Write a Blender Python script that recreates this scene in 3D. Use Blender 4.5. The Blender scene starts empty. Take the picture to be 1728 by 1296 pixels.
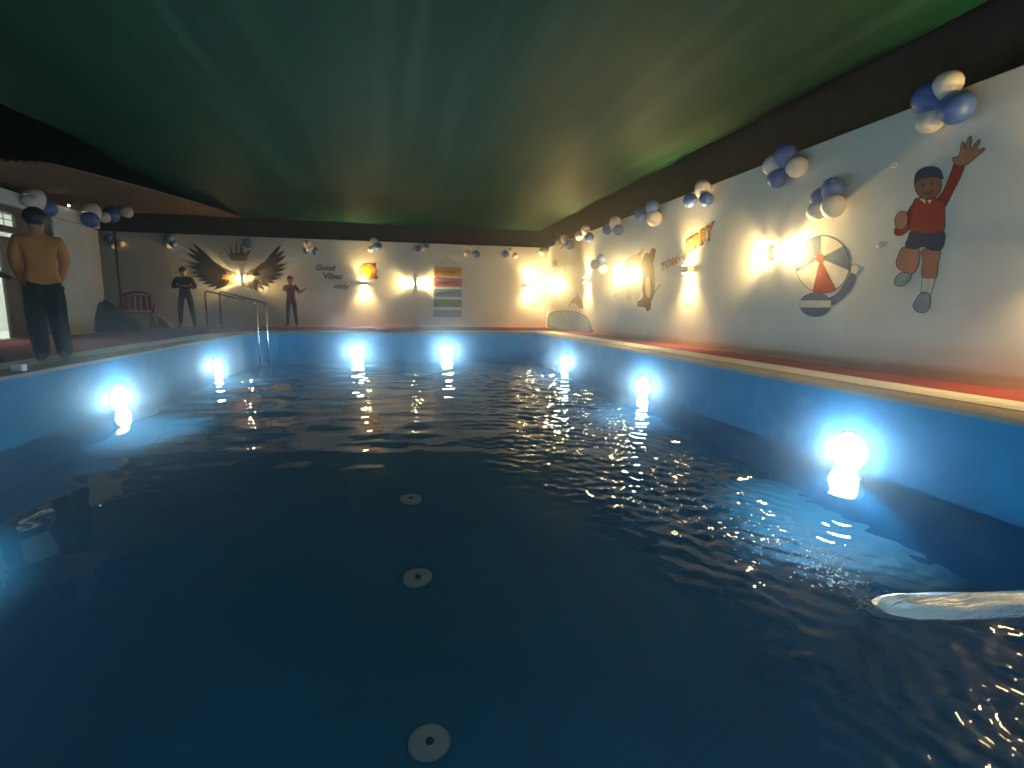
import bpy, math, random
import numpy as np
from mathutils import Vector, Matrix

random.seed(7)
rng = np.random.default_rng(11)
S = bpy.context.scene
COL = S.collection

# ------------------------------------------------------------------ camera
F_PX, PITCH, YAW, ROLL = 862.2, 0.14745, 0.22651, 0.010487     # photo is 1728 x 1296
CAM = np.array([0.0, 0.0, 0.67])
_f = np.array([math.sin(YAW) * math.cos(PITCH), math.cos(YAW) * math.cos(PITCH), -math.sin(PITCH)])
_r0 = np.array([math.cos(YAW), -math.sin(YAW), 0.0])
_u0 = np.cross(_r0, _f)
_r = _r0 * math.cos(ROLL) + _u0 * math.sin(ROLL)
_u = _u0 * math.cos(ROLL) - _r0 * math.sin(ROLL)
cam_d = bpy.data.cameras.new('camera')
cam_d.sensor_width = 36.0
cam_d.lens = F_PX / 1728 * 36.0
cam_d.clip_start = 0.05
cam_d.clip_end = 500
cam = bpy.data.objects.new('camera', cam_d)
COL.objects.link(cam)
cam.matrix_world = Matrix(((_r[0], _u[0], -_f[0], CAM[0]), (_r[1], _u[1], -_f[1], CAM[1]),
                           (_r[2], _u[2], -_f[2], CAM[2]), (0, 0, 0, 1)))
S.camera = cam

def at(px, py, axis, val):
    """the point of the plane (axis = val) that the photo shows at pixel (px, py)"""
    v = _f * F_PX + _r * (px - 864) - _u * (py - 648)
    return CAM + v * ((val - CAM[axis]) / v[axis])

# ------------------------------------------------------------------ night sky, exposure
W = bpy.data.worlds.new('World')
S.world = W
W.use_nodes = True
nt = W.node_tree
sky = nt.nodes.new('ShaderNodeTexSky')
sky.sky_type = 'NISHITA'
sky.sun_disc = False
sky.sun_elevation = math.radians(-4)
sky.sun_rotation = math.radians(200)
nt.links.new(sky.outputs[0], nt.nodes['Background'].inputs[0])
nt.nodes['Background'].inputs[1].default_value = 0.02
S.view_settings.view_transform = 'Standard'
S.view_settings.look = 'None'
S.view_settings.exposure = 0.0
S.view_settings.gamma = 1.0
S.view_settings.use_curve_mapping = False
S.render.engine = 'CYCLES'
cy = S.cycles
cy.use_denoising = True
cy.use_adaptive_sampling = True
cy.adaptive_threshold = 0.02
cy.max_bounces = 10
cy.diffuse_bounces = 4
cy.glossy_bounces = 4
cy.transmission_bounces = 6
cy.sample_clamp_indirect = 4.0
cy.caustics_reflective = False
cy.caustics_refractive = True
cy.blur_glossy = 0.3

DOWN_W = 160.0       # watts of the part of its beam that goes down into the water
SPOT_W = 235.0       # watts of one half of a wall lamp
WARM = (1.0, 0.69, 0.26)
COOL = (0.72, 0.90, 1.0)

# ------------------------------------------------------------------ main measures (metres, deck = 0)
XR, XL, YF, YN = 3.866, -3.519, 14.12, 0.45        # pool edges
XW, YW, TW = 5.355, 17.90, 2.80                     # white walls
ZW, DEPTH = -0.677, 1.30                            # water level, water depth
ZF = ZW - DEPTH

# ------------------------------------------------------------------ materials
def mat(name, col, rough=0.6, metal=0.0, var=0.0, scale=6.0, bump=0.0, bscale=40.0, spec=0.5,
        trans=0.0, emit=None, estr=0.0, coat=0.0, stretch=None):
    m = bpy.data.materials.new(name)
    m.use_nodes = True
    n, l = m.node_tree.nodes, m.node_tree.links
    b = n['Principled BSDF']
    b.inputs['Base Color'].default_value = (*col, 1)
    b.inputs['Roughness'].default_value = rough
    b.inputs['Metallic'].default_value = metal
    b.inputs['Specular IOR Level'].default_value = spec
    if trans: b.inputs['Transmission Weight'].default_value = trans
    if coat: b.inputs['Coat Weight'].default_value = coat
    if emit:
        b.inputs['Emission Color'].default_value = (*emit, 1)
        b.inputs['Emission Strength'].default_value = estr
    if var or bump:
        tc = n.new('ShaderNodeTexCoord')
        src = tc.outputs['Object']
        if stretch:
            mp = n.new('ShaderNodeMapping')
            mp.inputs['Scale'].default_value = stretch
            l.new(src, mp.inputs[0]); src = mp.outputs[0]
    if var:
        t = n.new('ShaderNodeTexNoise'); t.inputs['Scale'].default_value = scale
        t.inputs['Detail'].default_value = 6; t.inputs['Roughness'].default_value = 0.65
        l.new(src, t.inputs['Vector'])
        r = n.new('ShaderNodeValToRGB')
        r.color_ramp.elements[0].position = 0.3; r.color_ramp.elements[1].position = 0.72
        r.color_ramp.elements[0].color = (*[max(0, c * (1 - var)) for c in col], 1)
        r.color_ramp.elements[1].color = (*[min(1, c * (1 + var)) for c in col], 1)
        l.new(t.outputs[0], r.inputs[0]); l.new(r.outputs[0], b.inputs['Base Color'])
    if bump:
        t2 = n.new('ShaderNodeTexNoise'); t2.inputs['Scale'].default_value = bscale
        t2.inputs['Detail'].default_value = 5
        l.new(src, t2.inputs['Vector'])
        bp = n.new('ShaderNodeBump'); bp.inputs['Strength'].default_value = bump
        bp.inputs['Distance'].default_value = 0.02
        l.new(t2.outputs[0], bp.inputs['Height']); l.new(bp.outputs[0], b.inputs['Normal'])
    return m

M = {}
M['plaster'] = mat('white_plaster', (0.70, 0.67, 0.62), 0.8, var=0.09, scale=1.1, bump=0.09, bscale=22, spec=0.25)
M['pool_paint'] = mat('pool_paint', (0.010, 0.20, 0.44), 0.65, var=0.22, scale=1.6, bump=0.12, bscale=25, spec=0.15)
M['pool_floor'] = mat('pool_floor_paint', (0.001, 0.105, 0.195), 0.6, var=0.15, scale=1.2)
M['coping'] = mat('coping_stone', (0.26, 0.20, 0.16), 0.6, var=0.2, scale=5, bump=0.2, bscale=60)
M['grate'] = mat('grate_plastic', (0.70, 0.66, 0.58), 0.45, var=0.08, scale=9)
M['gutter'] = mat('gutter_dark', (0.05, 0.045, 0.04), 0.7)
M['carpet'] = mat('red_carpet', (0.22, 0.05, 0.048), 0.95, var=0.2, scale=7, bump=0.6, bscale=220, spec=0.1)
M['brown_net'] = mat('brown_net', (0.085, 0.06, 0.042), 0.9, var=0.25, scale=3, bump=0.3, bscale=8, spec=0.1)
M['canopy'] = mat('canopy_sheet', (0.13, 0.075, 0.04), 0.55, var=0.3, scale=1.6, stretch=(3, 0.5, 1), bump=0.2, bscale=4)
M['blue_balloon'] = mat('blue_balloon', (0.06, 0.13, 0.40), 0.45, spec=0.6)
M['white_balloon'] = mat('white_balloon', (0.80, 0.70, 0.62), 0.45, spec=0.3)
M['steel'] = mat('stainless_steel', (0.75, 0.74, 0.72), 0.16, metal=1.0)
M['cream_metal'] = mat('cream_metal', (0.8, 0.72, 0.58), 0.4)
M['white_plastic'] = mat('white_plastic', (0.75, 0.74, 0.72), 0.35)
M['wall_lens'] = mat('wall_lamp_lens', (0.9, 0.8, 0.6), 0.3, emit=(1.0, 0.74, 0.34), estr=150)
M['pool_lens'] = mat('pool_lamp_lens', (0.9, 0.95, 1), 0.3, emit=(0.52, 0.85, 1.0), estr=210)
M['tube'] = mat('tube_light_glow', (1, 1, 1), 0.4, emit=(0.95, 1.0, 0.92), estr=300)
M['bulb'] = mat('bulb_glow', (1, 1, 1), 0.4, emit=(1.0, 0.85, 0.6), estr=14)
M['inside'] = mat('room_paint', (0.82, 0.84, 0.80), 0.8, var=0.03)
M['door_grey'] = mat('door_grey', (0.14, 0.115, 0.085), 0.5, var=0.15, scale=5)
M['door_dark'] = mat('door_dark', (0.05, 0.043, 0.038), 0.5, var=0.15, scale=5)
M['iron'] = mat('dark_iron', (0.03, 0.028, 0.026), 0.5)
M['red_plastic'] = mat('red_plastic', (0.33, 0.02, 0.03), 0.35)
M['dark_cloth'] = mat('dark_cover_cloth', (0.014, 0.016, 0.020), 0.95, var=0.2, scale=5, bump=0.4, bscale=9)
M['tan_cloth'] = mat('tan_cloth', (0.23, 0.17, 0.10), 0.9, var=0.25, scale=6, bump=0.5, bscale=12)
M['drain'] = mat('drain_plastic', (0.40, 0.38, 0.33), 0.5, var=0.08, scale=12)
M['twig'] = mat('dry_twig', (0.22, 0.12, 0.05), 0.85, var=0.3, scale=20)
M['skin'] = mat('skin_brown', (0.20, 0.10, 0.06), 0.5)
M['hair'] = mat('black_hair', (0.012, 0.010, 0.009), 0.6)
M['eye_white'] = mat('eye_white', (0.7, 0.68, 0.64), 0.3)
M['orange_shirt'] = mat('orange_shirt', (0.58, 0.20, 0.045), 0.85, var=0.15, scale=8, bump=0.4, bscale=14)
M['black_trousers'] = mat('black_trousers', (0.006, 0.006, 0.007), 0.95, spec=0.1, bump=0.3, bscale=14)
M['maroon_cloth'] = mat('maroon_cloth', (0.10, 0.018, 0.022), 0.85, bump=0.3, bscale=14)
M['dark_jacket'] = mat('dark_jacket', (0.018, 0.011, 0.011), 0.95, spec=0.1, bump=0.3, bscale=14)
M['dark_jeans'] = mat('dark_jeans', (0.012, 0.014, 0.02), 0.95, spec=0.1, bump=0.3, bscale=14)
M['red_tee'] = mat('red_tee', (0.20, 0.025, 0.03), 0.85, bump=0.3, bscale=14)
M['phone'] = mat('phone_black', (0.01, 0.01, 0.012), 0.2)
M['shoe'] = mat('shoe_black', (0.02, 0.02, 0.02), 0.6)
def paint(name, c): M[name] = mat('mural_' + name, c, 0.75, var=0.22, scale=7, spec=0.2)
paint('navy', (0.025, 0.045, 0.10)); paint('blue', (0.07, 0.13, 0.24)); paint('cream', (0.74, 0.67, 0.57))
paint('red', (0.36, 0.035, 0.025)); paint('brown', (0.13, 0.048, 0.018)); paint('outline', (0.06, 0.035, 0.02))
paint('skin', (0.44, 0.18, 0.12)); paint('grey', (0.28, 0.32, 0.35)); paint('orange', (0.62, 0.26, 0.02))
paint('letter', (0.07, 0.03, 0.022)); paint('wing', (0.046, 0.028, 0.02)); paint('wing_dark', (0.016, 0.010, 0.008)); paint('wing_light', (0.24, 0.085, 0.03))
paint('crown', (0.13, 0.075, 0.035)); paint('pool_blue', (0.27, 0.40, 0.52)); paint('pool_edge', (0.10, 0.17, 0.22))
paint('rose', (0.45, 0.20, 0.13)); paint('pale_grey', (0.50, 0.46, 0.41)); paint('palm', (0.16, 0.11, 0.04))
paint('dolphin', (0.26, 0.15, 0.09)); paint('belly', (0.62, 0.42, 0.20)); paint('dark_skin', (0.25, 0.10, 0.07))
paint('plank_orange', (0.55, 0.27, 0.05)); paint('plank_pink', (0.52, 0.20, 0.20)); paint('plank_blue', (0.20, 0.31, 0.38))
paint('plank_green', (0.14, 0.22, 0.10)); paint('plank_grey', (0.22, 0.22, 0.25)); paint('plank_ink', (0.10, 0.06, 0.04))

# wet pool paint; light thrown up by the water is painted in as pale patches
def pool_paint_detail(m):
    n, l = m.node_tree.nodes, m.node_tree.links
    b = n['Principled BSDF']
    old = b.inputs['Base Color'].links[0].from_socket
    tc = n.new('ShaderNodeTexCoord')
    t = n.new('ShaderNodeTexNoise'); t.inputs['Scale'].default_value = 3.2; t.inputs['Detail'].default_value = 9
    t.inputs['Roughness'].default_value = 0.75
    l.new(tc.outputs['Object'], t.inputs['Vector'])
    r = n.new('ShaderNodeValToRGB')
    r.color_ramp.elements[0].position = 0.57; r.color_ramp.elements[1].position = 0.74
    r.color_ramp.elements[0].color = (0, 0, 0, 1); r.color_ramp.elements[1].color = (0.55, 0.55, 0.55, 1)
    l.new(t.outputs[0], r.inputs[0])
    mx = n.new('ShaderNodeMixRGB')
    mx.inputs[2].default_value = (0.13, 0.34, 0.48, 1)
    l.new(r.outputs[0], mx.inputs[0]); l.new(old, mx.inputs[1]); l.new(mx.outputs[0], b.inputs['Base Color'])
pool_paint_detail(M['pool_paint'])

# green plastic tarpaulin: woven, slightly shiny, a little light comes through it
def tarp_mat():
    m = bpy.data.materials.new('green_tarpaulin'); m.use_nodes = True
    n, l = m.node_tree.nodes, m.node_tree.links
    b = n['Principled BSDF']
    tc = n.new('ShaderNodeTexCoord')
    mp = n.new('ShaderNodeMapping'); mp.inputs['Scale'].default_value = (1.2, 0.12, 1)
    l.new(tc.outputs['Object'], mp.inputs[0])
    t = n.new('ShaderNodeTexNoise'); t.inputs['Scale'].default_value = 1.5; t.inputs['Detail'].default_value = 8
    l.new(mp.outputs[0], t.inputs['Vector'])
    r = n.new('ShaderNodeValToRGB')
    r.color_ramp.elements[0].color = (0.003, 0.040, 0.022, 1); r.color_ramp.elements[1].color = (0.005, 0.053, 0.025, 1)
    r.color_ramp.elements[0].position = 0.3; r.color_ramp.elements[1].position = 0.7
    l.new(t.outputs[0], r.inputs[0]); l.new(r.outputs[0], b.inputs['Base Color'])
    mp2 = n.new('ShaderNodeMapping'); mp2.inputs['Scale'].default_value = (2.2, 0.10, 1)
    l.new(tc.outputs['Object'], mp2.inputs[0])
    t3 = n.new('ShaderNodeTexNoise'); t3.inputs['Scale'].default_value = 1.0; t3.inputs['Detail'].default_value = 10; t3.inputs['Roughness'].default_value = 0.7
    l.new(mp2.outputs[0], t3.inputs['Vector'])
    r3 = n.new('ShaderNodeValToRGB'); r3.color_ramp.elements[0].position = 0.50; r3.color_ramp.elements[1].position = 0.78
    r3.color_ramp.elements[0].color = (0, 0, 0, 1); r3.color_ramp.elements[1].color = (0.8, 0.8, 0.8, 1)
    l.new(t3.outputs[0], r3.inputs[0])
    mx = n.new('ShaderNodeMixRGB'); mx.inputs[2].default_value = (0.065, 0.115, 0.08, 1)      # streaks of sheen, painted in as a paler green
    l.new(r3.outputs[0], mx.inputs[0]); l.new(r.outputs[0], mx.inputs[1]); l.new(mx.outputs[0], b.inputs['Base Color'])
    b.inputs['Roughness'].default_value = 0.55; b.inputs['Specular IOR Level'].default_value = 0.10
    w = n.new('ShaderNodeTexNoise'); w.inputs['Scale'].default_value = 5; w.inputs['Detail'].default_value = 6
    l.new(mp.outputs[0], w.inputs['Vector'])
    bp = n.new('ShaderNodeBump'); bp.inputs['Strength'].default_value = 0.08; bp.inputs['Distance'].default_value = 0.03
    l.new(w.outputs[0], bp.inputs['Height']); l.new(bp.outputs[0], b.inputs['Normal'])
    return m
M['tarp'] = tarp_mat()

def water_mat():
    m = bpy.data.materials.new('pool_water'); m.use_nodes = True
    n, l = m.node_tree.nodes, m.node_tree.links
    n.remove(n['Principled BSDF'])
    g = n.new('ShaderNodeBsdfGlass'); g.inputs['IOR'].default_value = 1.33; g.inputs['Roughness'].default_value = 0.0
    g.inputs['Color'].default_value = (0.97, 0.99, 1.0, 1)
    l.new(g.outputs[0], n['Material Output'].inputs['Surface'])
    return m
M['water'] = water_mat()
def foam_mat():
    m = bpy.data.materials.new('running_water'); m.use_nodes = True
    n, l = m.node_tree.nodes, m.node_tree.links
    b = n['Principled BSDF']
    b.inputs['Base Color'].default_value = (0.80, 0.81, 0.80, 1)
    b.inputs['Roughness'].default_value = 0.28
    b.inputs['IOR'].default_value = 1.33
    b.inputs['Transmission Weight'].default_value = 0.82
    tc = n.new('ShaderNodeTexCoord')
    mp = n.new('ShaderNodeMapping'); mp.inputs['Scale'].default_value = (2.5, 22, 22)
    l.new(tc.outputs['Object'], mp.inputs[0])
    t = n.new('ShaderNodeTexNoise'); t.inputs['Scale'].default_value = 2; t.inputs['Detail'].default_value = 5
    l.new(mp.outputs[0], t.inputs['Vector'])
    bp = n.new('ShaderNodeBump'); bp.inputs['Strength'].default_value = 0.5; bp.inputs['Distance'].default_value = 0.02
    l.new(t.outputs[0], bp.inputs['Height']); l.new(bp.outputs[0], b.inputs['Normal'])
    return m
M['foam'] = foam_mat()
M['bubble'] = mat('white_bubbles', (0.75, 0.77, 0.78), 0.5)

# ------------------------------------------------------------------ helpers
class MB:
    def __init__(s): s.v = []; s.f = []
    def add(s, vs, fs):
        o = len(s.v); s.v += [tuple(map(float, x)) for x in vs]; s.f += [tuple(i + o for i in f) for f in fs]; return s
    def box(s, a, b):
        (x0, y0, z0), (x1, y1, z1) = a, b
        return s.add([(x0, y0, z0), (x1, y0, z0), (x1, y1, z0), (x0, y1, z0), (x0, y0, z1), (x1, y0, z1), (x1, y1, z1), (x0, y1, z1)],
                     [(3, 2, 1, 0), (4, 5, 6, 7), (0, 1, 5, 4), (1, 2, 6, 5), (2, 3, 7, 6), (3, 0, 4, 7)])
    def tube(s, pts, r, n=8, cap=True):
        pts = [Vector(p) for p in pts]; k = len(pts)
        rs = r if isinstance(r, (list, tuple)) else [r] * k
        rings = []; prev = None
        for i, p in enumerate(pts):
            t = (pts[min(i + 1, k - 1)] - pts[max(i - 1, 0)]).normalized()
            if prev is None:
                a = Vector((0, 0, 1)) if abs(t.z) < .9 else Vector((1, 0, 0))
                u = t.cross(a).normalized()
            else:
                u = (prev - t * prev.dot(t)).normalized()
            prev = u; w = t.cross(u)
            rings.append([p + (u * math.cos(2 * math.pi * j / n) + w * math.sin(2 * math.pi * j / n)) * rs[i] for j in range(n)])
        vs = [v for rg in rings for v in rg]; fs = []
        for i in range(k - 1):
            for j in range(n):
                fs.append((i * n + j, i * n + (j + 1) % n, (i + 1) * n + (j + 1) % n, (i + 1) * n + j))
        if cap:
            fs.append(tuple(range(n - 1, -1, -1))); fs.append(tuple((k - 1) * n + j for j in range(n)))
        return s.add(vs, fs)
    def lathe(s, prof, n=16, M4=None):
        vs = []; fs = []; k = len(prof)
        for (r, z) in prof:
            for j in range(n):
                v = Vector((r * math.cos(2 * math.pi * j / n), r * math.sin(2 * math.pi * j / n), z))
                vs.append(M4 @ v if M4 else v)
        for i in range(k - 1):
            for j in range(n):
                fs.append((i * n + j, i * n + (j + 1) % n, (i + 1) * n + (j + 1) % n, (i + 1) * n + j))
        fs.append(tuple(range(n - 1, -1, -1))); fs.append(tuple((k - 1) * n + j for j in range(n)))
        return s.add(vs, fs)
    def ball(s, c, r, n=12, m=8):
        c = Vector(c); r = Vector((r, r, r)) if isinstance(r, (int, float)) else Vector(r)
        prof = []
        vs = []; fs = []
        for i in range(m + 1):
            a = math.pi * i / m
            for j in range(n):
                b = 2 * math.pi * j / n
                vs.append((c.x + r.x * math.sin(a) * math.cos(b), c.y + r.y * math.sin(a) * math.sin(b), c.z + r.z * math.cos(a)))
        for i in range(m):
            for j in range(n):
                fs.append((i * n + j, (i + 1) * n + j, (i + 1) * n + (j + 1) % n, i * n + (j + 1) % n))
        return s.add(vs, fs)
    def mesh(s, name, m, smooth=False):
        me = bpy.data.meshes.new(name); me.from_pydata(s.v, [], s.f); me.update()
        for x in (m if isinstance(m, (list, tuple)) else [m]): me.materials.append(x)
        if smooth: me.polygons.foreach_set('use_smooth', [True] * len(me.polygons))
        return me
    def build(s, name, m, parent=None, smooth=False, loc=None):
        return link(name, s.mesh(name, m, smooth), parent, loc)

def link(name, me, parent=None, loc=None):
    o = bpy.data.objects.new(name, me); COL.objects.link(o)
    if loc is not None: o.location = loc
    if parent: o.parent = parent
    return o
def tag(o, label=None, cat=None, group=None, kind=None):
    if label: o['label'] = label
    if cat: o['category'] = cat
    if group: o['group'] = group
    if kind: o['kind'] = kind
    return o
def thing(name, label, cat, loc=(0, 0, 0), group=None):
    return tag(link(name, None, None, loc), label, cat, group)
def structure(o): o['kind'] = 'structure'; return o
def bevel(o, w=0.01, seg=2):
    b = o.modifiers.new('bevel', 'BEVEL'); b.width = w; b.segments = seg; b.limit_method = 'ANGLE'; return o

def outline(d):
    """pool edge pushed outwards by d; the far left corner is rounded"""
    x0, x1, y0, y1 = XL - d, XR + d, YN - d, YF + d
    pts = [(x0, y0), (x1, y0), (x1, y1)]
    R = 1.0; cx, cyy = XL + R, YF - R
    for i in range(13):
        a = math.pi / 2 + math.pi / 2 * i / 12
        pts.append((cx + (R + d) * math.cos(a), cyy + (R + d) * math.sin(a)))
    return pts
def ring(mb, d0, z0, d1, z1):
    a, b = outline(d0), outline(d1); n = len(a)
    mb.add([(x, y, z0) for x, y in a] + [(x, y, z1) for x, y in b],
           [(i, (i + 1) % n, n + (i + 1) % n, n + i) for i in range(n)])

# ------------------------------------------------------------------ the pool and deck
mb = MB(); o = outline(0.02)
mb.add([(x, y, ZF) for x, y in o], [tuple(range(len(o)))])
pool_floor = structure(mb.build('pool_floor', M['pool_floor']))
mb = MB(); ring(mb, 0.0, ZF - 0.01, 0.0, -0.035)
pool_wall = structure(mb.build('pool_wall', M['pool_paint']))
mb = MB(); ring(mb, 0.0, -0.035, -0.02, -0.035); ring(mb, -0.02, -0.035, -0.02, 0.0); ring(mb, -0.02, 0.0, 0.33, 0.0); ring(mb, 0.33, 0, 0.33, -0.12)
coping = structure(mb.build('pool_coping', M['coping']))
mb = MB(); ring(mb, 0.332, -0.1, 0.76, -0.1); ring(mb, 0.76, -0.1, 0.76, 0.0)
gutter = structure(mb.build('overflow_gutter', M['gutter']))
# deck under red carpet, from the gutter to beyond the walls
mb = MB(); o = outline(0.76); n = len(o)
OX0, OX1, OY0, OY1 = -16, 6.2, -5, 19.0
mb.add([(x, y, 0.0) for x, y in o] + [(OX0, OY0, 0), (OX1, OY0, 0), (OX1, OY1, 0), (OX0, OY1, 0)],
       [(0, n, n + 1, 1), (1, n + 1, n + 2, 2), (2, n + 2, n + 3, 3)] +
       [(i, n + 3, i + 1) for i in range(3, n - 1)] + [(n - 1, n + 3, n, 0)])
deck = structure(mb.build('deck', M['carpet']))
mb = MB(); mb.add([(-16.9, -5.9, -2.25), (6.9, -5.9, -2.25), (6.9, 19.4, -2.25), (-16.9, 19.4, -2.25)], [(0, 1, 2, 3)])
structure(mb.build('ground', M['brown_net']))

# overflow grate: one slat every 4 cm across the gutter
def slat_mesh():
    return MB().box((-0.213, -0.0145, -0.022), (0.213, 0.0145, 0.004)).mesh('slat', M['grate'])
SL = slat_mesh()
grate = thing('drain_grate', 'pale slatted overflow grate around the pool edge in front of the white walls', 'drain grate', (XR + 0.546, 3.0, 0))
k = 0; far = MB()
y = YN - 0.3
while y < YF + 0.32:
    if 2.0 < y < 8.0:
        s_ = link('slat', SL, grate, (random.uniform(-.004, .004), y - 3.0, random.uniform(-.001, .001)))
    else:
        far.box((-0.213, y - 3.0 - 0.017, -0.022), (0.213, y - 3.0 + 0.017, 0.004))
    y += 0.04
x = XL + 1.0
while x < XR + 0.74:
    far.box((x - 0.017 - XR - .546, YF + 0.335 - 3, -0.022), (x + 0.017 - XR - .546, YF + 0.757 - 3, 0.004)); x += 0.04
y = YN - 0.3
while y < YF - 1.0:
    far.box((XL - 0.757 - XR - .546, y - 3 - .017, -0.022), (XL - 0.335 - XR - .546, y - 3 + .017, 0.004)); y += 0.04
for i in range(46):
    a = math.pi / 2 + math.pi / 2 * (i + .5) / 46
    c, sn = math.cos(a), math.sin(a)
    P = lambda r, t, z: (XL + 1 + r * c - t * sn - XR - .546, YF - 1 + r * sn + t * c - 3, z)
    v = [P(r, t, z) for z in (-0.022, 0.004) for r, t in ((1.335, -.012), (1.757, -.012), (1.757, .012), (1.335, .012))]
    far.add(v, [(3, 2, 1, 0), (4, 5, 6, 7), (0, 1, 5, 4), (1, 2, 6, 5), (2, 3, 7, 6), (3, 0, 4, 7)])
tag(far.build('far_slats', M['grate'], grate), kind='stuff')
mb = MB(); ring(mb, 0.331, 0.006, 0.336, 0.006); ring(mb, 0.331, -0.02, 0.331, 0.006); ring(mb, 0.756, 0.006, 0.768, 0.006); ring(mb, 0.768, 0.006, 0.768, 0.0)
mb.v = [(a - XR - .546, b - 3.0, c) for a, b, c in mb.v]
mb.build('edge_frame', M['grate'], grate)

# ------------------------------------------------------------------ water with its ripples
def water():
    dx = 0.02
    xs = np.arange(XL - 0.01, XR + 0.012, dx); ys = np.arange(YN - 0.01, YF + 0.02, dx)
    X, Y = np.meshgrid(xs, ys)
    def field(lam0, lam1, n, ang0, spread, seed):
        g = np.random.default_rng(seed); H = np.zeros_like(X); tot = 0
        for _ in range(n):
            lam = math.exp(g.uniform(math.log(lam0), math.log(lam1))); a = ang0 + g.normal() * spread; k = 2 * math.pi / lam
            H += np.sin(k * (X * math.cos(a) + Y * math.sin(a)) + g.uniform(0, 6.28)) / k; tot += .5
        return H / math.sqrt(tot)                      # rms slope about 1
    # wake of the inflow: from (2.2, 1.7) along the right side to the far end
    cx = np.interp(Y, [0.5, 1.7, 2.5, 4, 6, 8.5, 12, 14], [2.9, 2.2, 2.1, 1.95, 2.1, 2.1, 2.2, 2.2])
    wd = np.interp(Y, [0.5, 1.7, 2.5, 4, 6, 8.5, 12, 14], [0.35, 0.45, 0.8, 1.0, 1.05, 1.15, 1.25, 1.3])
    wake = np.exp(-np.abs((X - cx) / wd) ** 3)
    wake *= np.interp(Y, [0.8, 1.6, 4, 8, 11, 14], [0.35, 1.0, 1.0, 0.75, 0.4, 0.2])
    patch = 0.5 + 0.5 * np.tanh(2.2 * field(0.9, 1.8, 10, 0, 3, 5) / 0.25)
    near = np.exp(-(((X - 1.9) / .8) ** 2 + ((Y - 1.0) / .5) ** 2))
    calm = field(0.35, 1.1, 24, 1.3, 1.2, 1) * np.interp(Y, [0, 4, 7, 10, 14], [0.005, 0.016, 0.034, 0.046, 0.046])
    fine = field(0.14, 0.35, 30, 1.4, 0.8, 2) * np.interp(Y, [0, 5, 8, 14], [0.002, 0.008, 0.014, 0.012]) * np.interp(X, [-3.5, -2.6, -1.6, 1], [0.25, .5, 1, 1.0])
    rip = field(0.07, 0.20, 60, 0.9, 0.8, 3) * 0.19 * wake * (0.45 + 0.55 * patch)
    rip = rip * np.clip((9 - Y) / 4, 0.15, 1) + field(0.16, 0.42, 50, 1.1, 0.8, 13) * 0.17 * wake * np.clip((Y - 4) / 4, 0, 1)
    swell = field(0.4, 0.9, 16, 0.3, 0.8, 4) * 0.03 * (wake + .6 * near)
    Z = ZW + calm + fine + rip + swell + field(0.06, 0.16, 40, 0.6, 1.0, 8) * 0.17 * near
    ny, nx = X.shape
    co = np.stack([X.ravel(), Y.ravel(), Z.ravel()], 1).astype(np.float32)
    idx = np.arange(ny * nx).reshape(ny, nx)
    q = np.stack([idx[:-1, :-1], idx[:-1, 1:], idx[1:, 1:], idx[1:, :-1]], -1).reshape(-1, 4).astype(np.int32)
    me = bpy.data.meshes.new('water')
    me.vertices.add(len(co)); me.vertices.foreach_set('co', co.ravel())
    me.loops.add(q.size); me.loops.foreach_set('vertex_index', q.ravel())
    me.polygons.add(len(q)); me.polygons.foreach_set('loop_start', np.arange(0, q.size, 4, dtype=np.int32))
    me.polygons.foreach_set('use_smooth', np.ones(len(q), bool))
    me.update(calc_edges=True)
    me.materials.append(M['water'])
    return structure(link('water', me))
wat = water()

# water running in from the right and lying on the surface where it lands
def jet():
    n, k = 18, 40
    vs = []; fs = []
    for i in range(k):
        t = i / (k - 1)
        cx_ = 3.90 - 1.80 * t
        cyy = 1.40 + 0.34 * t
        end = math.sqrt(max(0.0, 1 - max(0, (t - .90) / .10) ** 2))
        w = (0.082 + 0.010 * math.sin(9 * t)) * (.25 + .75 * end)
        hh = (0.075 + 0.006 * math.sin(13 * t)) * end; sink = 0.03 * (1 - end)
        for j in range(n + 1):
            a = math.pi * j / n
            wob = 1 + 0.05 * math.sin(7 * a + 5 * t) + 0.04 * math.sin(31 * t + 3 * a)
            vs.append((cx_ + .1 * w * math.cos(a), cyy + w * wob * math.cos(a), ZW - 0.012 - sink + hh * wob * math.sin(a)))
    for i in range(k - 1):
        for j in range(n):
            fs.append((i * (n + 1) + j, i * (n + 1) + j + 1, (i + 1) * (n + 1) + j + 1, (i + 1) * (n + 1) + j))
    mb = MB().add(vs, fs)
    return tag(mb.build('water_jet', M['foam'], None, True), 'pale stream of water running into the pool from the right edge', 'water jet')
jet()
def froth():
    """bubbles and churned froth trailing away from where the stream lands"""
    g = np.random.default_rng(21); mb = MB()
    for i in range(420):
        t = g.uniform(0, 1) ** 1.5
        x_ = 2.14 + .10 * t + g.normal() * (.05 + .10 * t); y_ = 1.74 + .85 * t + g.normal() * (.03 + .05 * t)
        r_ = g.uniform(.0025, .006) * (1.2 - .7 * t)
        mb.ball((x_, y_, ZW + .001), (r_ * g.uniform(1, 2), r_ * g.uniform(1, 2.2), r_ * .7), 6, 4)
    return tag(mb.build('froth', M['bubble'], None, True), kind='stuff')
froth()

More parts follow.
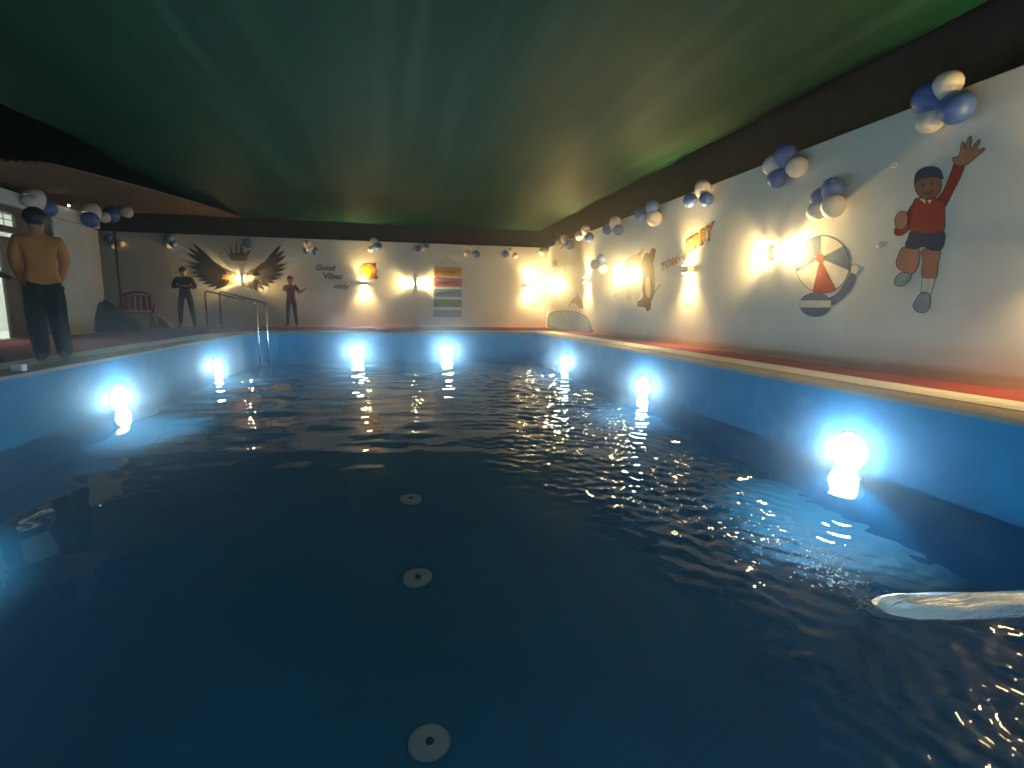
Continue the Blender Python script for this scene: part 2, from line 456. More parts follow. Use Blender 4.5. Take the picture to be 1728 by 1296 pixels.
# ------------------------------------------------------------------ white walls, shade nets, tarpaulin
mb = MB().box((XW, -4.0, -0.05), (XW + 0.15, YW - 0.001, TW))
tag(bevel(mb.build('boundary_wall', M['plaster']), .012), 'long white plastered wall along the right side of the pool', 'wall')
mb = MB().box((-15.0, YW, -0.05), (XW + 0.15, YW + 0.15, TW))
tag(bevel(mb.build('boundary_wall', M['plaster']), .012), 'white plastered wall across the far end of the pool', 'wall')
def net(name, label, p0, p1, z0, z1, nrm):
    nx, nz = 60, 6; vs = []; fs = []
    for i in range(nx + 1):
        t = i / nx
        for j in range(nz + 1):
            u = j / nz
            b = 0.06 * math.sin(t * 41 + 1.3 * u) + 0.04 * math.sin(t * 97 + 2)
            vs.append((p0[0] + (p1[0] - p0[0]) * t + nrm[0] * b, p0[1] + (p1[1] - p0[1]) * t + nrm[1] * b, z0 + (z1 - z0) * u))
    for i in range(nx):
        for j in range(nz):
            a = i * (nz + 1) + j; fs.append((a, a + nz + 1, a + nz + 2, a + 1))
    return tag(MB().add(vs, fs).build(name, M['brown_net'], None, True), label, 'shade net')
net('shade_net', 'dark brown shade net hanging behind the right white wall', (5.95, -5), (5.95, 18.8), 0, 5.2, (1, 0))
net('shade_net', 'dark brown shade net hanging behind the far white wall', (-16, 18.75), (6, 18.75), 0, 5.2, (0, 1))

def tarp():
    nx, ny = 90, 150; vs = []; fs = []
    for i in range(nx + 1):
        u = i / nx
        for j in range(ny + 1):
            v = j / ny
            y0, y1 = -4.0, 17.55
            y_ = y0 + (y1 - y0) * v
            # scalloped edges between the tie points
            er = 0.05 * abs(math.sin(y_ * math.pi / 2.35 + .4)); el = 0.12 * abs(math.sin(y_ * math.pi / 2.9))
            xr = 5.02 - er; xl = -5.05 + el
            x_ = xl + (xr - xl) * u
            ef = 0.06 * abs(math.sin(x_ * math.pi / 2.3)) * max(0, (v - .93) / .07)
            z_ = 3.30 + 0.30 * math.sin(math.pi * u) * min(1, (1 - v) * 7) ** .7
            z_ += 0.008 * math.sin(x_ * 3.1 + .2 * math.sin(y_ * .8)) + 0.005 * math.sin(y_ * 1.7 + x_)
            z_ += 0.003 * math.sin(x_ * 11 + y_ * .5)
            vs.append((x_, y_ - ef, z_))
    for i in range(nx):
        for j in range(ny):
            a = i * (ny + 1) + j; fs.append((a, a + 1, a + ny + 2, a + ny + 1))
    t = MB().add(vs, fs).build('tarpaulin', M['tarp'], None, True)
    sm = t.modifiers.new('thick', 'SOLIDIFY'); sm.thickness = 0.004
    return tag(t, 'large dark green tarpaulin stretched over the whole pool as a roof', 'tarpaulin')
tarp()

def canopy():
    nx, ny = 120, 30; vs = []; fs = []
    for i in range(nx + 1):
        u = i / nx
        for j in range(ny + 1):
            v = j / ny
            x_ = -8.6 + (4.25 - .9 * (1 - v) ** 2) * u
            y_ = 9.9 + 7.6 * v - 0.25 * math.sin(u * 3)
            z_ = 2.86 + 0.42 * v + 0.022 * math.sin(u * 60 * math.pi) - .25 * (1 - u) * (1 - v)
            vs.append((x_, y_, z_))
    for i in range(nx):
        for j in range(ny):
            a = i * (ny + 1) + j; fs.append((a, a + 1, a + ny + 2, a + ny + 1))
    t = MB().add(vs, fs).build('canopy_roof', M['canopy'], None, True)
    sm = t.modifiers.new('thick', 'SOLIDIFY'); sm.thickness = 0.006
    return tag(t, 'brown corrugated canopy roof over the deck beside the house', 'canopy')
canopy()

# ------------------------------------------------------------------ house on the left
HX = -6.8
house = thing('house', 'white house wall with a lit doorway on the left of the pool deck', 'house', (HX, 12.0, 0))
def hb(name, a, b, m, par=house, bv=0.0):
    ob = MB().box((a[0] - HX, a[1] - 12, a[2]), (b[0] - HX, b[1] - 12, b[2])).build(name, m, par)
    if bv: bevel(ob, bv)
    return ob
hb('wall', (HX - .2, 12.72, -0.02), (HX, 13.73, 2.42), M['plaster'], bv=.012)
hb('wall', (HX - .2, 3.0, -0.02), (HX, 9.7, 2.42), M['plaster'], bv=.012)
hb('lintel_beam', (HX - .2, 3.0, 2.422), (HX + .06, 14.4, 2.69), M['plaster'], bv=.012)
hb('lintel', (HX - .2, 9.702, 2.30), (HX - .02, 12.718, 2.42), M['door_dark'])
hb('transom_bar', (HX - .16, 9.702, 1.95), (HX - .03, 12.718, 2.06), M['door_dark'])
tw = thing  # noqa
win = hb('transom_window', (HX - .12, 11.72, 2.061), (HX - .05, 12.717, 2.299), M['door_dark'])
gm = MB()
for i in range(9):
    yy = 9.8 + i * 0.235
    gm.tube([(HX - .08 - HX, yy - 12, 2.055), (HX - .08 - HX, yy - 12, 2.305)], .008, 6)
gm.tube([(-.08, 9.72 - 12, 2.18), (-.08, 11.73 - 12, 2.18)], .008, 6)
gm.build('window_grille', M['iron'], win)
door = hb('door_leaf', (HX - .10, 11.24, 0.02), (HX - .055, 12.70, 1.86), M['door_grey'], bv=.006)
dk = hb('lower_panel', (HX - .056, 11.29, 0.04), (HX - .046, 12.66, 1.12), M['door_dark'], door, .004)
hb('door_rail', (HX - .05, 11.26, 1.135), (HX - .035, 12.2, 1.16), M['steel'], door)
hb('door_handle', (HX - .05, 11.42, 1.26), (HX - .02, 11.45, 1.42), M['steel'], door)
hb('threshold', (HX - .2, 9.702, -0.02), (HX + .05, 12.718, 0.018), M['coping'], bv=.006)
for nm, a, b in (('room_wall', (-11.0, 14.4, 0), (HX - .201, 14.5, 2.7)), ('room_wall', (-11.1, 7, 0), (-11.0, 14.4, 2.7)),
                 ('room_wall', (-11.0, 6.9, 0), (HX - .201, 7.0, 2.7)), ('room_ceiling', (-11.1, 6.9, 2.70), (HX - .201, 14.5, 2.76)),
                 ('room_floor', (-11, 7.0, 0.002), (HX - .201, 14.4, 0.012)), ('end_wall', (-11.0, 14.501, -.02), (HX - .2, 14.6, 2.7))):
    hb(nm, a, b, M['inside'] if nm != 'end_wall' else M['plaster'])
hb('room_wall', (HX - .205, 13.73, 0), (HX - .1, 14.6, 2.42), M['plaster'])
tl = thing('tube_light', 'glowing tube light on the ceiling inside the doorway', 'tube light', (-9.2, 11.6, 2.62))
MB().tube([(0, -1.1, 0), (0, 1.1, 0)], .03, 10).build('tube', M['tube'], tl, True)
MB().box((-.04, -1.2, .032), (.04, 1.2, .075)).build('batten', M['white_plastic'], tl)
b0 = at(116, 347, 0, HX + .1)
bl = thing('bulb', 'tiny bright bulb hanging in front of the house beam', 'bulb', tuple(b0))
MB().ball((0, 0, 0), .022).build('glass', M['bulb'], bl, True)
MB().tube([(0, 0, .02), (0, 0, .06)], .012, 8).build('cap', M['iron'], bl)

# ------------------------------------------------------------------ wall lamps (two beams each)
def bowtie_meshes():
    h = MB().box((-.135, -.065, -.11), (-0.004, .065, .11)).mesh('housing', M['cream_metal'])
    l = MB().box((-.12, -.005, -.085), (-.02, .005, .085)).mesh('lens', M['wall_lens'])
    return h, l
HM, LM = bowtie_meshes()
SPOT = bpy.data.lights.new('beam', 'SPOT')
SPOT.energy = SPOT_W; SPOT.color = WARM; SPOT.spot_size = math.radians(112); SPOT.spot_blend = 1.0; SPOT.shadow_soft_size = 0.03
def wall_lamp(side, pos, z, vertical, label):
    """housing local frame: -x is out of the wall, +-y is the beam axis"""
    t = thing('wall_lamp', label, 'wall lamp', pos + (z,), 'two beam wall lamps on the white walls')
    rot = Matrix.Identity(3)
    X_out = Vector((-1, 0, 0)) if side == 'R' else Vector((0, -1, 0))
    beam = Vector((0, 0, 1)) if vertical else (Vector((0, 1, 0)) if side == 'R' else Vector((1, 0, 0)))
    ex = -X_out; ey = beam; ez = ex.cross(ey)
    t.matrix_world = Matrix.Translation(Vector(pos + (z,))) @ Matrix((ex, ey, ez)).transposed().to_4x4()
    link('housing', HM, t)
    for s in (1, -1):
        link('lens', LM, t, (0, s * .071, 0))
        lo = bpy.data.objects.new('beam', SPOT); COL.objects.link(lo); lo.parent = t
        # the spot shines along +-y, tipped slightly back to the wall
        d = Vector((0.10, s, 0)).normalized()
        lo.matrix_local = Matrix.Translation((-.085, s * .108, 0)) @ d.to_track_quat('-Z', 'Y').to_matrix().to_4x4()
    return t
for (y, z, v, lb) in ((16.67, 1.50, False, 'wall lamp with sideways beams beside the palm mural by the corner'),
                      (13.8, 1.47, True, 'wall lamp with up and down beams below three pale balloons'),
                      (11.37, 1.48, False, 'wall lamp with sideways beams beside the brown upright mural'),
                      (8.65, 1.41, True, 'wall lamp with up and down beams just under the orange lettering'),
                      (6.42, 1.48, False, 'wall lamp with sideways beams beside the blue ball mural'),
                      (2.9, 1.42, True, 'wall lamp with up and down beams at the right edge of the picture'),
                      (0.9, 1.45, False, 'wall lamp with sideways beams nearest the camera, out of the picture')):
    wall_lamp('R', (XW, y), z, v, lb)
for (x, z, v, lb) in ((-4.61, 1.50, False, 'wall lamp with sideways beams between the painted wings'),
                      (-0.93, 1.43, True, 'wall lamp with up and down beams under the smiling orange face'),
                      (0.73, 1.47, False, 'wall lamp with sideways beams left of the striped hanging sign'),
                      (4.67, 1.47, True, 'wall lamp with up and down beams on the far wall by the corner')):
    wall_lamp('F', (x, YW), z, v, lb)

# ------------------------------------------------------------------ pool lights, just above the waterline
def pool_meshes():
    R90 = Matrix.Rotation(math.pi / 2, 4, 'X')       # lathe axis z -> -y (out of the wall)
    rim = MB().lathe([(.145, -.01), (.150, .012), (.142, .03), (.122, .034), (.118, .02)], 28, R90).mesh('rim', M['white_plastic'], True)
    lens = MB().lathe([(.118, .018), (.116, .05), (.098, .085), (.062, .108), (.025, .117), (.003, .118)], 20, R90).mesh('lens', M['pool_lens'], True)
    return rim, lens
RM, PLM = pool_meshes()
PD = bpy.data.lights.new('down_beam', 'SPOT')
PD.energy = DOWN_W; PD.color = COOL; PD.shadow_soft_size = 0.02; PD.spot_size = math.radians(88); PD.spot_blend = 0.8
def pool_light(x, y, ang, label):
    t = thing('pool_light', label, 'pool light', (x, y, ZW + 0.135), 'round pool lights set above the waterline')
    t.rotation_euler = (0, 0, ang); t.scale = (1.2, 1.0, 1.2)
    link('rim', RM, t); link('lens', PLM, t)
    lo = bpy.data.objects.new('down_beam', PD); COL.objects.link(lo); lo.parent = t
    lo.matrix_local = Matrix.Translation((0, -.22, -.17)) @ Vector((0, -.02, -1)).to_track_quat('-Z', 'Y').to_matrix().to_4x4()
for y, w in ((3.56, 'nearest the camera, brightest on the right pool wall'), (7.32, 'in the middle of the right pool wall'), (11.14, 'on the right pool wall nearest the far corner')):
    pool_light(XR - .001, y, -math.pi / 2, 'white pool light ' + w)
for y, w in ((3.7, 'outside the left edge of the picture'), (7.48, 'left of the two on the left pool wall'), (11.24, 'on the left pool wall nearest the steel handrail')):
    pool_light(XL + .001, y, math.pi / 2, 'white pool light ' + w)
for x, w in ((-0.97, 'left of the two on the far pool wall'), (1.40, 'below the striped sign on the far pool wall')):
    pool_light(x, YF - .001, 0, 'white pool light ' + w)
for x, w in ((-0.97, 'left one on the near pool wall under the camera'), (1.40, 'right one on the near pool wall under the camera')):
    pool_light(x, YN + .001, math.pi, 'white pool light ' + w)

# floor inlets
for (px, py, yy, w) in ((722, 1252, 2.29, 'closest to the camera'), (695, 976, 3.58, 'in the middle of the row'), (690, 843, 4.81, 'faintest and farthest along the row')):
    t = thing('floor_inlet', 'round pale inlet disc on the dark pool floor, ' + w, 'floor inlet', (0.12, yy, ZF), 'round inlets in the pool floor')
    MB().lathe([(.105, 0.0), (.105, .012), (.092, .020), (.04, .024), (.024, .016)], 28).build('disc', M['drain'], t, True)
    MB().lathe([(.020, .017), (.020, .026), (.012, .028)], 14).build('plug', M['gutter'], t, True)

# ------------------------------------------------------------------ balloons
def balloon_mesh(m):
    prof = [(.002, -.158), (.020, -.155), (.007, -.142), (.012, -.136), (.05, -.11), (.092, -.06), (.118, 0), (.12, .03), (.108, .075), (.075, .112), (.035, .13), (.003, .135)]
    return MB().lathe(prof, 20).mesh('balloon', m, True)
BB, BW = balloon_mesh(M['blue_balloon']), balloon_mesh(M['white_balloon'])
def cluster(label, plane, val, items, group='balloon clusters along the wall tops'):
    """items: (px, py, radius in photo pixels, 'b' or 'w')"""
    pts = [at(px, py, plane, val) for px, py, r, c in items]
    c0 = sum(pts) / len(pts)
    t = thing('balloon_cluster', label, 'balloons', tuple(c0), group)
    for i, ((px, py, r, c), p) in enumerate(zip(items, pts)):
        rad = np.linalg.norm(p - CAM) * r / F_PX / math.hypot(1, math.hypot(px - 864, py - 648) / F_PX)
        rad = max(.09, min(.19, rad * 1.0))
        o = link('balloon', BB if c == 'b' else BW, t)
        d = Vector(p - c0)
        off = Vector((0, 0, 0)); off[plane] = random.uniform(-.08, .05)
        d2 = Vector(d); d2[plane] = 0
        ax = (d2 + Vector((random.uniform(-.03, .03), random.uniform(-.03, .03), .02))).normalized()
        o.rotation_mode = 'QUATERNION'; o.rotation_quaternion = ax.to_track_quat('Z', 'Y')
        o.location = d + off
        o.scale = (rad / .12,) * 3
    return t
R_, F_ = XW - .13, YW - .13
cluster('large cluster of two blue and two pale balloons at the right picture edge', 0, R_, [(1606, 148, 22, 'w'), (1579, 168, 25, 'b'), (1618, 182, 26, 'b'), (1574, 202, 20, 'w')])
cluster('cluster of two pale balloons between two blue ones on the right wall top', 0, R_, [(1331, 264, 17, 'b'), (1311, 280, 17, 'w'), (1341, 282, 17, 'w'), (1316, 299, 16, 'b')])
cluster('cluster of balloons hanging low over the blue ball mural', 0, R_, [(1404, 320, 18, 'b'), (1383, 335, 18, 'b'), (1412, 348, 19, 'w'), (1378, 354, 16, 'w')])
cluster('one pale balloon above two blue ones over the orange lettering', 0, R_, [(1187, 319, 13, 'w'), (1170, 338, 12, 'b'), (1191, 336, 12, 'b')])
cluster('two stacked blue balloons with a pale one below, left of the lettering', 0, R_, [(1088, 361, 11, 'b'), (1105, 350, 11, 'b'), (1102, 367, 13, 'w')])
cluster('two blue balloons side by side under a dim pale one on the right wall', 0, R_, [(1042, 377, 10, 'w'), (1028, 387, 9, 'b'), (1046, 388, 9, 'b')])
cluster('two pale balloons and a small blue one near the far corner', 0, R_, [(981, 398, 8, 'w'), (992, 389, 8, 'w'), (996, 400, 8, 'b')])
cluster('three small balloons second from the corner on the right wall top', 0, R_, [(946, 412, 8, 'w'), (956, 404, 7, 'w'), (960, 413, 8, 'b')])
cluster('grey blue balloon pair tucked into the corner of the two walls', 1, F_, [(930, 419, 9, 'b'), (917, 425, 6, 'w')])
cluster('three balloons halfway down the right wall beside a lamp', 0, R_, [(1002, 446, 8, 'w'), (1014, 438, 8, 'b'), (1015, 453, 8, 'w')], 'balloon clusters along the wall tops')
cluster('small balloons on the far wall top nearest the corner', 1, F_, [(854, 429, 6, 'b'), (860, 425, 6, 'w'), (868, 431, 5, 'w')])
cluster('small balloons on the far wall top right of the hanging sign', 1, F_, [(796, 421, 6, 'w'), (803, 429, 6, 'b'), (788, 428, 4, 'w')])
cluster('small balloons on the far wall top left of the hanging sign', 1, F_, [(706, 420, 5, 'b'), (713, 418, 6, 'w'), (719, 414, 5, 'b')])
cluster('small balloons on the far wall top over the orange face', 1, F_, [(631, 408, 6, 'w'), (637, 416, 7, 'b'), (626, 420, 5, 'w')])
cluster('small balloons on the far wall top over the Good Vibes lettering', 1, F_, [(520, 413, 6, 'w'), (523, 420, 6, 'w'), (529, 424, 7, 'b'), (516, 424, 5, 'b')])
cluster('single blue balloon over the painted crown', 1, F_, [(417, 411, 8, 'b')])
cluster('blue balloons with a small peach one left of the painted wings', 1, F_, [(286, 402, 7, 'b'), (283, 412, 6, 'w'), (291, 411, 6, 'b')])
cluster('dim balloons against the far wall beside the dark post', 1, F_, [(185, 403, 7, 'b'), (189, 414, 5, 'w'), (203, 411, 6, 'w')])
cluster('pale balloon with a blue one over the head in orange', 0, HX + .18, [(67, 337, 16, 'w'), (85, 351, 14, 'b'), (52, 340, 11, 'w')])
cluster('pale and lilac balloons at the end of the house beam', 0, HX + .18, [(157, 358, 14, 'w'), (152, 370, 13, 'b'), (175, 367, 9, 'w')])
cluster('bright blue balloons with a white one on the dark post', 1, 15.4, [(191, 362, 13, 'b'), (194, 346, 9, 'b'), (210, 357, 10, 'w')])

# ------------------------------------------------------------------ murals (flat paint, a few millimetres proud)
def to_wall(side, px, py, lift):
    return at(px, py, 0, XW - lift) if side == 'R' else at(px, py, 1, YW - lift)
def poly(side, pts, lift, th=0.0015):
    """a flat painted patch on a wall, outline given where the photo shows it"""
    mb = MB(); n = len(pts)
    a = [to_wall(side, x, y, lift) for x, y in pts]
    out = np.array([1.0, 0, 0]) if side == 'R' else np.array([0, 1.0, 0])
    b = [p + out * (lift - .0003) for p in a]
    mb.add(list(a) + list(b), [tuple(range(n))] + [(i, n + i, n + (i + 1) % n, (i + 1) % n) for i in range(n)])
    return mb
def ell(cx, cy_, rx, ry, n=28, rot=0.0, a0=0, a1=360):
    r = math.radians(rot); o = []
    full = abs(a1 - a0) >= 360
    for i in range(n + (0 if full else 1)):
        a = math.radians(a0 + (a1 - a0) * i / n)
        x, y = rx * math.cos(a), ry * math.sin(a)
        o.append((cx + x * math.cos(r) - y * math.sin(r), cy_ + x * math.sin(r) + y * math.cos(r)))
    return o
def smooth(pts, k=4):
    """closed Catmull-Rom through the points"""
    n = len(pts); o = []
    for i in range(n):
        p0, p1, p2, p3 = [np.array(pts[(i + d) % n], float) for d in (-1, 0, 1, 2)]
        for j in range(k):
            t = j / k
            o.append(tuple(.5 * (2 * p1 + (p2 - p0) * t + (2 * p0 - 5 * p1 + 4 * p2 - p3) * t * t + (3 * p1 - p0 - 3 * p2 + p3) * t ** 3)))
    return o
def stroke(pts, w):
    pts = [np.array(p, float) for p in pts]; L = []; Rr = []
    for i, p in enumerate(pts):
        d = pts[min(i + 1, len(pts) - 1)] - pts[max(i - 1, 0)]; d = d / (np.hypot(*d) + 1e-9)
        nn = np.array([-d[1], d[0]]) * w / 2
        L.append(tuple(p + nn)); Rr.append(tuple(p - nn))
    return L + Rr[::-1]
def mural(side, label, cat, ref, parts, name='wall_mural', line=0.0):
    org = to_wall(side, ref[0], ref[1], 0.0)
    t = thing(name, label, cat, tuple(org))
    for i, (nm, pts, m, lift) in enumerate(parts):
        mb = poly(side, pts, lift)
        mb.v = [tuple(np.array(v) - org) for v in mb.v]
        mb.build(nm, M[m], t)
        if line and nm not in ('eye', 'mouth', 'collar', 'panel', 'cap'): outline_part(side, t, org, pts, line, lift + .0006)
    return t
def contour(pts, w):
    """closed painted outline: the same shape as a thin band"""
    p = [np.array(q, float) for q in pts]; n = len(p); A = []; B = []
    for i in range(n):
        d = p[(i + 1) % n] - p[i - 1]; d = d / (np.hypot(*d) + 1e-9); nn = np.array([-d[1], d[0]]) * w / 2
        A.append(tuple(p[i] + nn)); B.append(tuple(p[i] - nn))
    return A, B
def outline_part(side, t, org, pts, w, lift):
    A, B = contour(pts, w); n = len(A)
    v = [np.array(to_wall(side, x, y, lift)) - org for x, y in A + B]
    MB().add(v, [(i, (i + 1) % n, n + (i + 1) % n, n + i) for i in range(n)]).build('contour', M['outline'], t)

# wings with crown
def wing(sgn, label, root, tips):
    org = to_wall('F', root[0], root[1], 0); t = thing('painted_wing', label, 'wing mural', tuple(org), 'painted wings on the far wall')
    k = 0
    for (bx, by, tx, ty, w, m) in tips:
        bx, tx = root[0] + sgn * bx, root[0] + sgn * tx; by += root[1]; ty += root[1]
        d = np.array([tx - bx, ty - by]); L = np.hypot(*d); d = d / L; nn = np.array([-d[1], d[0]]) * sgn
        b = np.array([bx, by])
        sh = [(0, .25), (.25, .52), (.6, .5), (.85, .28), (1, 0), (.82, -.22), (.5, -.42), (.2, -.42), (0, -.2)]
        pts = [tuple(b + d * L * u + nn * w * (v + .35 * u * u)) for u, v in sh]
        mb = poly('F', pts, 0.004 + 0.0012 * (k % 7))
        mb.v = [tuple(np.array(v) - org) for v in mb.v]
        mb.build('feather', M[m], t); k += 1
    return t
tips = []
# long outer feathers, then the middle row, then the short covert row (offsets from the wing root, photo pixels)
for i, (tx, ty) in enumerate([(73, -63), (80, -55), (83, -46), (83, -32), (82, -24), (78, -14), (72, -7), (66, 0), (58, 6), (48, 11), (38, 15)]):
    tips.append((34 - i * 1.6, -16 + i * 1.7, tx, ty, 9.5, 'wing' if i % 2 else 'wing_dark'))
for i, (tx, ty) in enumerate([(58, -40), (64, -32), (64, -23), (61, -14), (56, -6), (49, 2), (40, 8), (30, 13)]):
    tips.append((20 - i * 1.0, -12 + i * 2.0, tx, ty, 8.5, 'wing_dark' if i % 2 else 'wing'))
for i, (tx, ty) in enumerate([(42, -24), (44, -17), (42, -9), (38, -2), (32, 5), (24, 10)]):
    tips.append((8, -9 + i * 2.6, tx, ty, 7.5, 'wing_light' if i > 1 else 'wing'))
for i, (tx, ty) in enumerate([(26, -15), (27, -9), (26, -3), (22, 3), (16, 8)]):
    tips.append((0, -7 + i * 2.6, tx, ty, 6.5, 'wing_light'))
wing(-1, 'left one of the brown feathered wings painted on the far wall', (400, 470), tips)
wing(1, 'right one of the brown feathered wings painted on the far wall', (402, 472), [(a + 6, b, c_ - 4, d + 2, w, m) for a, b, c_, d, w, m in tips])
mural('F', 'dark brown crown painted above the wings on the far wall', 'crown mural', (402, 435), [
    ('band', [(390, 440), (416, 440), (418, 432), (424, 422), (422.5, 421), (413.5, 428), (411, 427), (408.5, 413), (406.5, 413), (404, 427), (401, 427), (399.8, 409), (398.2, 409), (396.5, 427), (393, 427), (389, 415), (387.5, 415.5), (389, 428), (385, 428), (380, 419), (378.8, 420), (387, 433)], 'crown', .003),
    ('jewel', ell(399, 410, 1.6, 1.6, 8), 'crown', .0042), ('jewel', ell(388, 416, 1.4, 1.4, 8), 'crown', .0042), ('jewel', ell(407.5, 413, 1.4, 1.4, 8), 'crown', .0042), ('jewel', ell(379.5, 420, 1.3, 1.3, 8), 'crown', .0042)], 'crown_mural')

# lettering
def word(text, side, px, py, px2, py2, hpx, m, par, shear=0.0, bold=0.0, lift=.003, name='word'):
    cu = bpy.data.curves.new('t', 'FONT'); cu.body = text; cu.size = 1.0; cu.shear = shear; cu.offset = bold; cu.extrude = 0.0
    o = bpy.data.objects.new('t', cu); COL.objects.link(o)
    me = bpy.data.meshes.new_from_object(o.evaluated_get(bpy.context.evaluated_depsgraph_get()))
    bpy.data.objects.remove(o)
    co = np.array([v.co[:] for v in me.vertices]); x0, x1 = co[:, 0].min(), co[:, 0].max(); capH = 0.70
    A = to_wall(side, px, py, lift); B = to_wall(side, px2, py2, lift)
    C = to_wall(side, (px + px2) / 2, (py + py2) / 2 - hpx, lift); hgt = np.linalg.norm(C - (A + B) / 2)
    ex = (B - A) / (x1 - x0); up = np.array([0, 0, 1.0]); up = up * hgt / capH
    org = np.array(par.location)
    for i, v in enumerate(me.vertices):
        q = A + ex * (co[i, 0] - x0) + up * co[i, 1]
        v.co = tuple(q - org)
    me.update(); me.name = name
    me.materials.clear(); me.materials.append(M[m])
    return link(name, me, par)
gv = thing('painted_lettering', 'brown handwritten words Good Vibes only painted on the far wall', 'lettering', tuple(to_wall('F', 560, 468, 0)))
word('Good', 'F', 533, 455.5, 567, 456.5, 9, 'letter', gv, .25, .028)
word('Vibes', 'F', 546, 470, 578, 471, 9.5, 'letter', gv, .2, .028)
word('only', 'F', 564, 486, 590, 488, 8.5, 'letter', gv, .2, .028)
tj = thing('painted_lettering', 'slanting orange block lettering painted just above a lamp on the right wall', 'lettering', tuple(to_wall('R', 1160, 420, 0)))
word('TOM', 'R', 1114, 458.5, 1143, 444, 14, 'orange', tj, -.05, .035)
word('and', 'R', 1145, 439, 1155, 433, 6, 'outline', tj, 0, .01)
word('JERRY', 'R', 1153.5, 431.5, 1204.8, 399.5, 24, 'outline', tj, 0, .055, .002, 'word_outline')
word('JERRY', 'R', 1154.5, 430, 1203.5, 399.5, 22.5, 'orange', tj, 0, .015, .004)

# smiling face
mural('F', 'round orange smiling face with closed eyes painted above a lamp', 'face mural', (620, 460), [
    ('edge', ell(620.5, 458, 15.2, 14.6, 32), 'outline', .002),
    ('face', ell(620.5, 458, 14.0, 13.4, 32), 'orange', .0035),
    ('ear', ell(631.5, 447, 3.4, 3.2, 12), 'brown', .005), ('hand', ell(608, 461.5, 4, 2, 12, -15), 'palm', .005), ('hand', ell(634, 468, 3.4, 3.4, 12), 'brown', .005),
    ('eye', stroke([(612.5, 452.5), (614.5, 451.2), (617, 452)], 1.0), 'outline', .005), ('eye', stroke([(622.5, 451.8), (625, 451), (627.5, 451.6)], 1.0), 'outline', .005),
    ('mouth', stroke([(616.5, 462), (619, 463.6), (622, 463.2), (624.8, 461)], 1.2), 'outline', .005)])

# beside the corner: palm, two dolphins, a pool
def leaf(cx, cy_, ang, L, w):
    a = math.radians(ang); d = np.array([math.cos(a), math.sin(a)]); n_ = np.array([-d[1], d[0]])
    p = np.array([cx, cy_])
    return [tuple(p), tuple(p + d * L * .4 + n_ * w), tuple(p + d * L), tuple(p + d * L * .5 - n_ * w * .6)]
mural('R', 'thin brown palm tree painted on the right wall by the corner', 'palm mural', (936, 460), [
    ('trunk', stroke([(937, 442), (938.5, 465), (938, 488), (940, 505)], 1.2), 'palm', .002)] +
    [('frond', leaf(937, 442, a, L, 1.0), 'palm', .003) for a, L in ((-100, 8), (-30, 8), (20, 5), (110, 15), (60, 15), (150, 8), (200, 5))])
mural('R', 'orange brown dolphin leaping beside the corner lamp', 'dolphin mural', (957, 470), [
    ('body', smooth([(946.5, 471), (949, 462), (952, 455), (955, 458), (960, 464), (965, 471), (967, 480), (964, 483), (961, 480), (955, 474), (950, 469)], 4), 'belly', .003),
    ('fin', [(951, 457), (953, 452), (955, 457)], 'dolphin', .0042)])
mural('R', 'brown dolphin leaping over the pale blue painted pool', 'dolphin mural', (973, 513), [
    ('body', smooth([(959.5, 520), (962, 512), (967, 504), (972, 501), (979, 504), (983, 512), (984.5, 520), (981, 520), (977, 520), (973, 514), (967, 511), (963, 514)], 4), 'dolphin', .003),
    ('fin', [(973, 502), (974, 494), (976.5, 503)], 'dolphin', .0042)])
mural('R', 'pale blue oval pool painted low on the right wall by the corner', 'pool mural', (960, 542), [
    ('rim', smooth([(923.5, 550), (924, 535), (930, 527), (945, 524), (962, 524), (978, 528), (990, 535), (996, 545), (999, 555), (999, 561.5), (960, 557.5), (930, 553)], 4), 'pool_edge', .002),
    ('water', smooth([(926.5, 546), (928, 534), (935, 527.5), (948, 525.5), (962, 525.5), (978, 529.5), (988, 536), (994, 546), (995.5, 558), (985, 559.5), (960, 556.5), (934, 552)], 4), 'pool_blue', .0035)])
cb = MB().tube([tuple(np.array(at(923.5, y_, 0, XW - .012)) * 0 + np.array([XW - .014, YW - .014, z_])) for y_, z_ in ((0, .02), (0, 1.4), (0, 2.75))], .012, 8)
tag(cb.build('cable_duct', M['white_plastic'], None, True), 'thin white cable duct running up the corner of the two walls', 'cable duct')

# plain stand-in murals
mural('R', 'tall brown seahorse shape with a pale belly painted beside a lamp', 'seahorse mural', (1090, 470), [
    ('body', smooth([(1086, 432), (1091, 426), (1096, 428), (1099, 420), (1104, 418.5), (1106.5, 423), (1104, 434), (1102, 444), (1103, 455), (1104, 470), (1104.5, 485), (1104, 497), (1099, 508), (1098, 515), (1097, 522), (1092, 525), (1088.5, 519), (1083, 518), (1076, 517), (1076, 509), (1081, 506), (1085, 500), (1083.5, 488), (1084.5, 474), (1084, 460), (1081, 447)], 3), 'brown', .003),
    ('belly', smooth([(1090, 470), (1095, 467), (1097, 480), (1098, 495), (1094, 503), (1090, 495), (1089, 480)], 3), 'belly', .0042),
    ('fin', stroke([(1104, 494), (1109, 487), (1115, 479)], 1.4), 'brown', .003), ('eye', ell(1092, 436, 1.3, 1.5, 10), 'outline', .0042)])
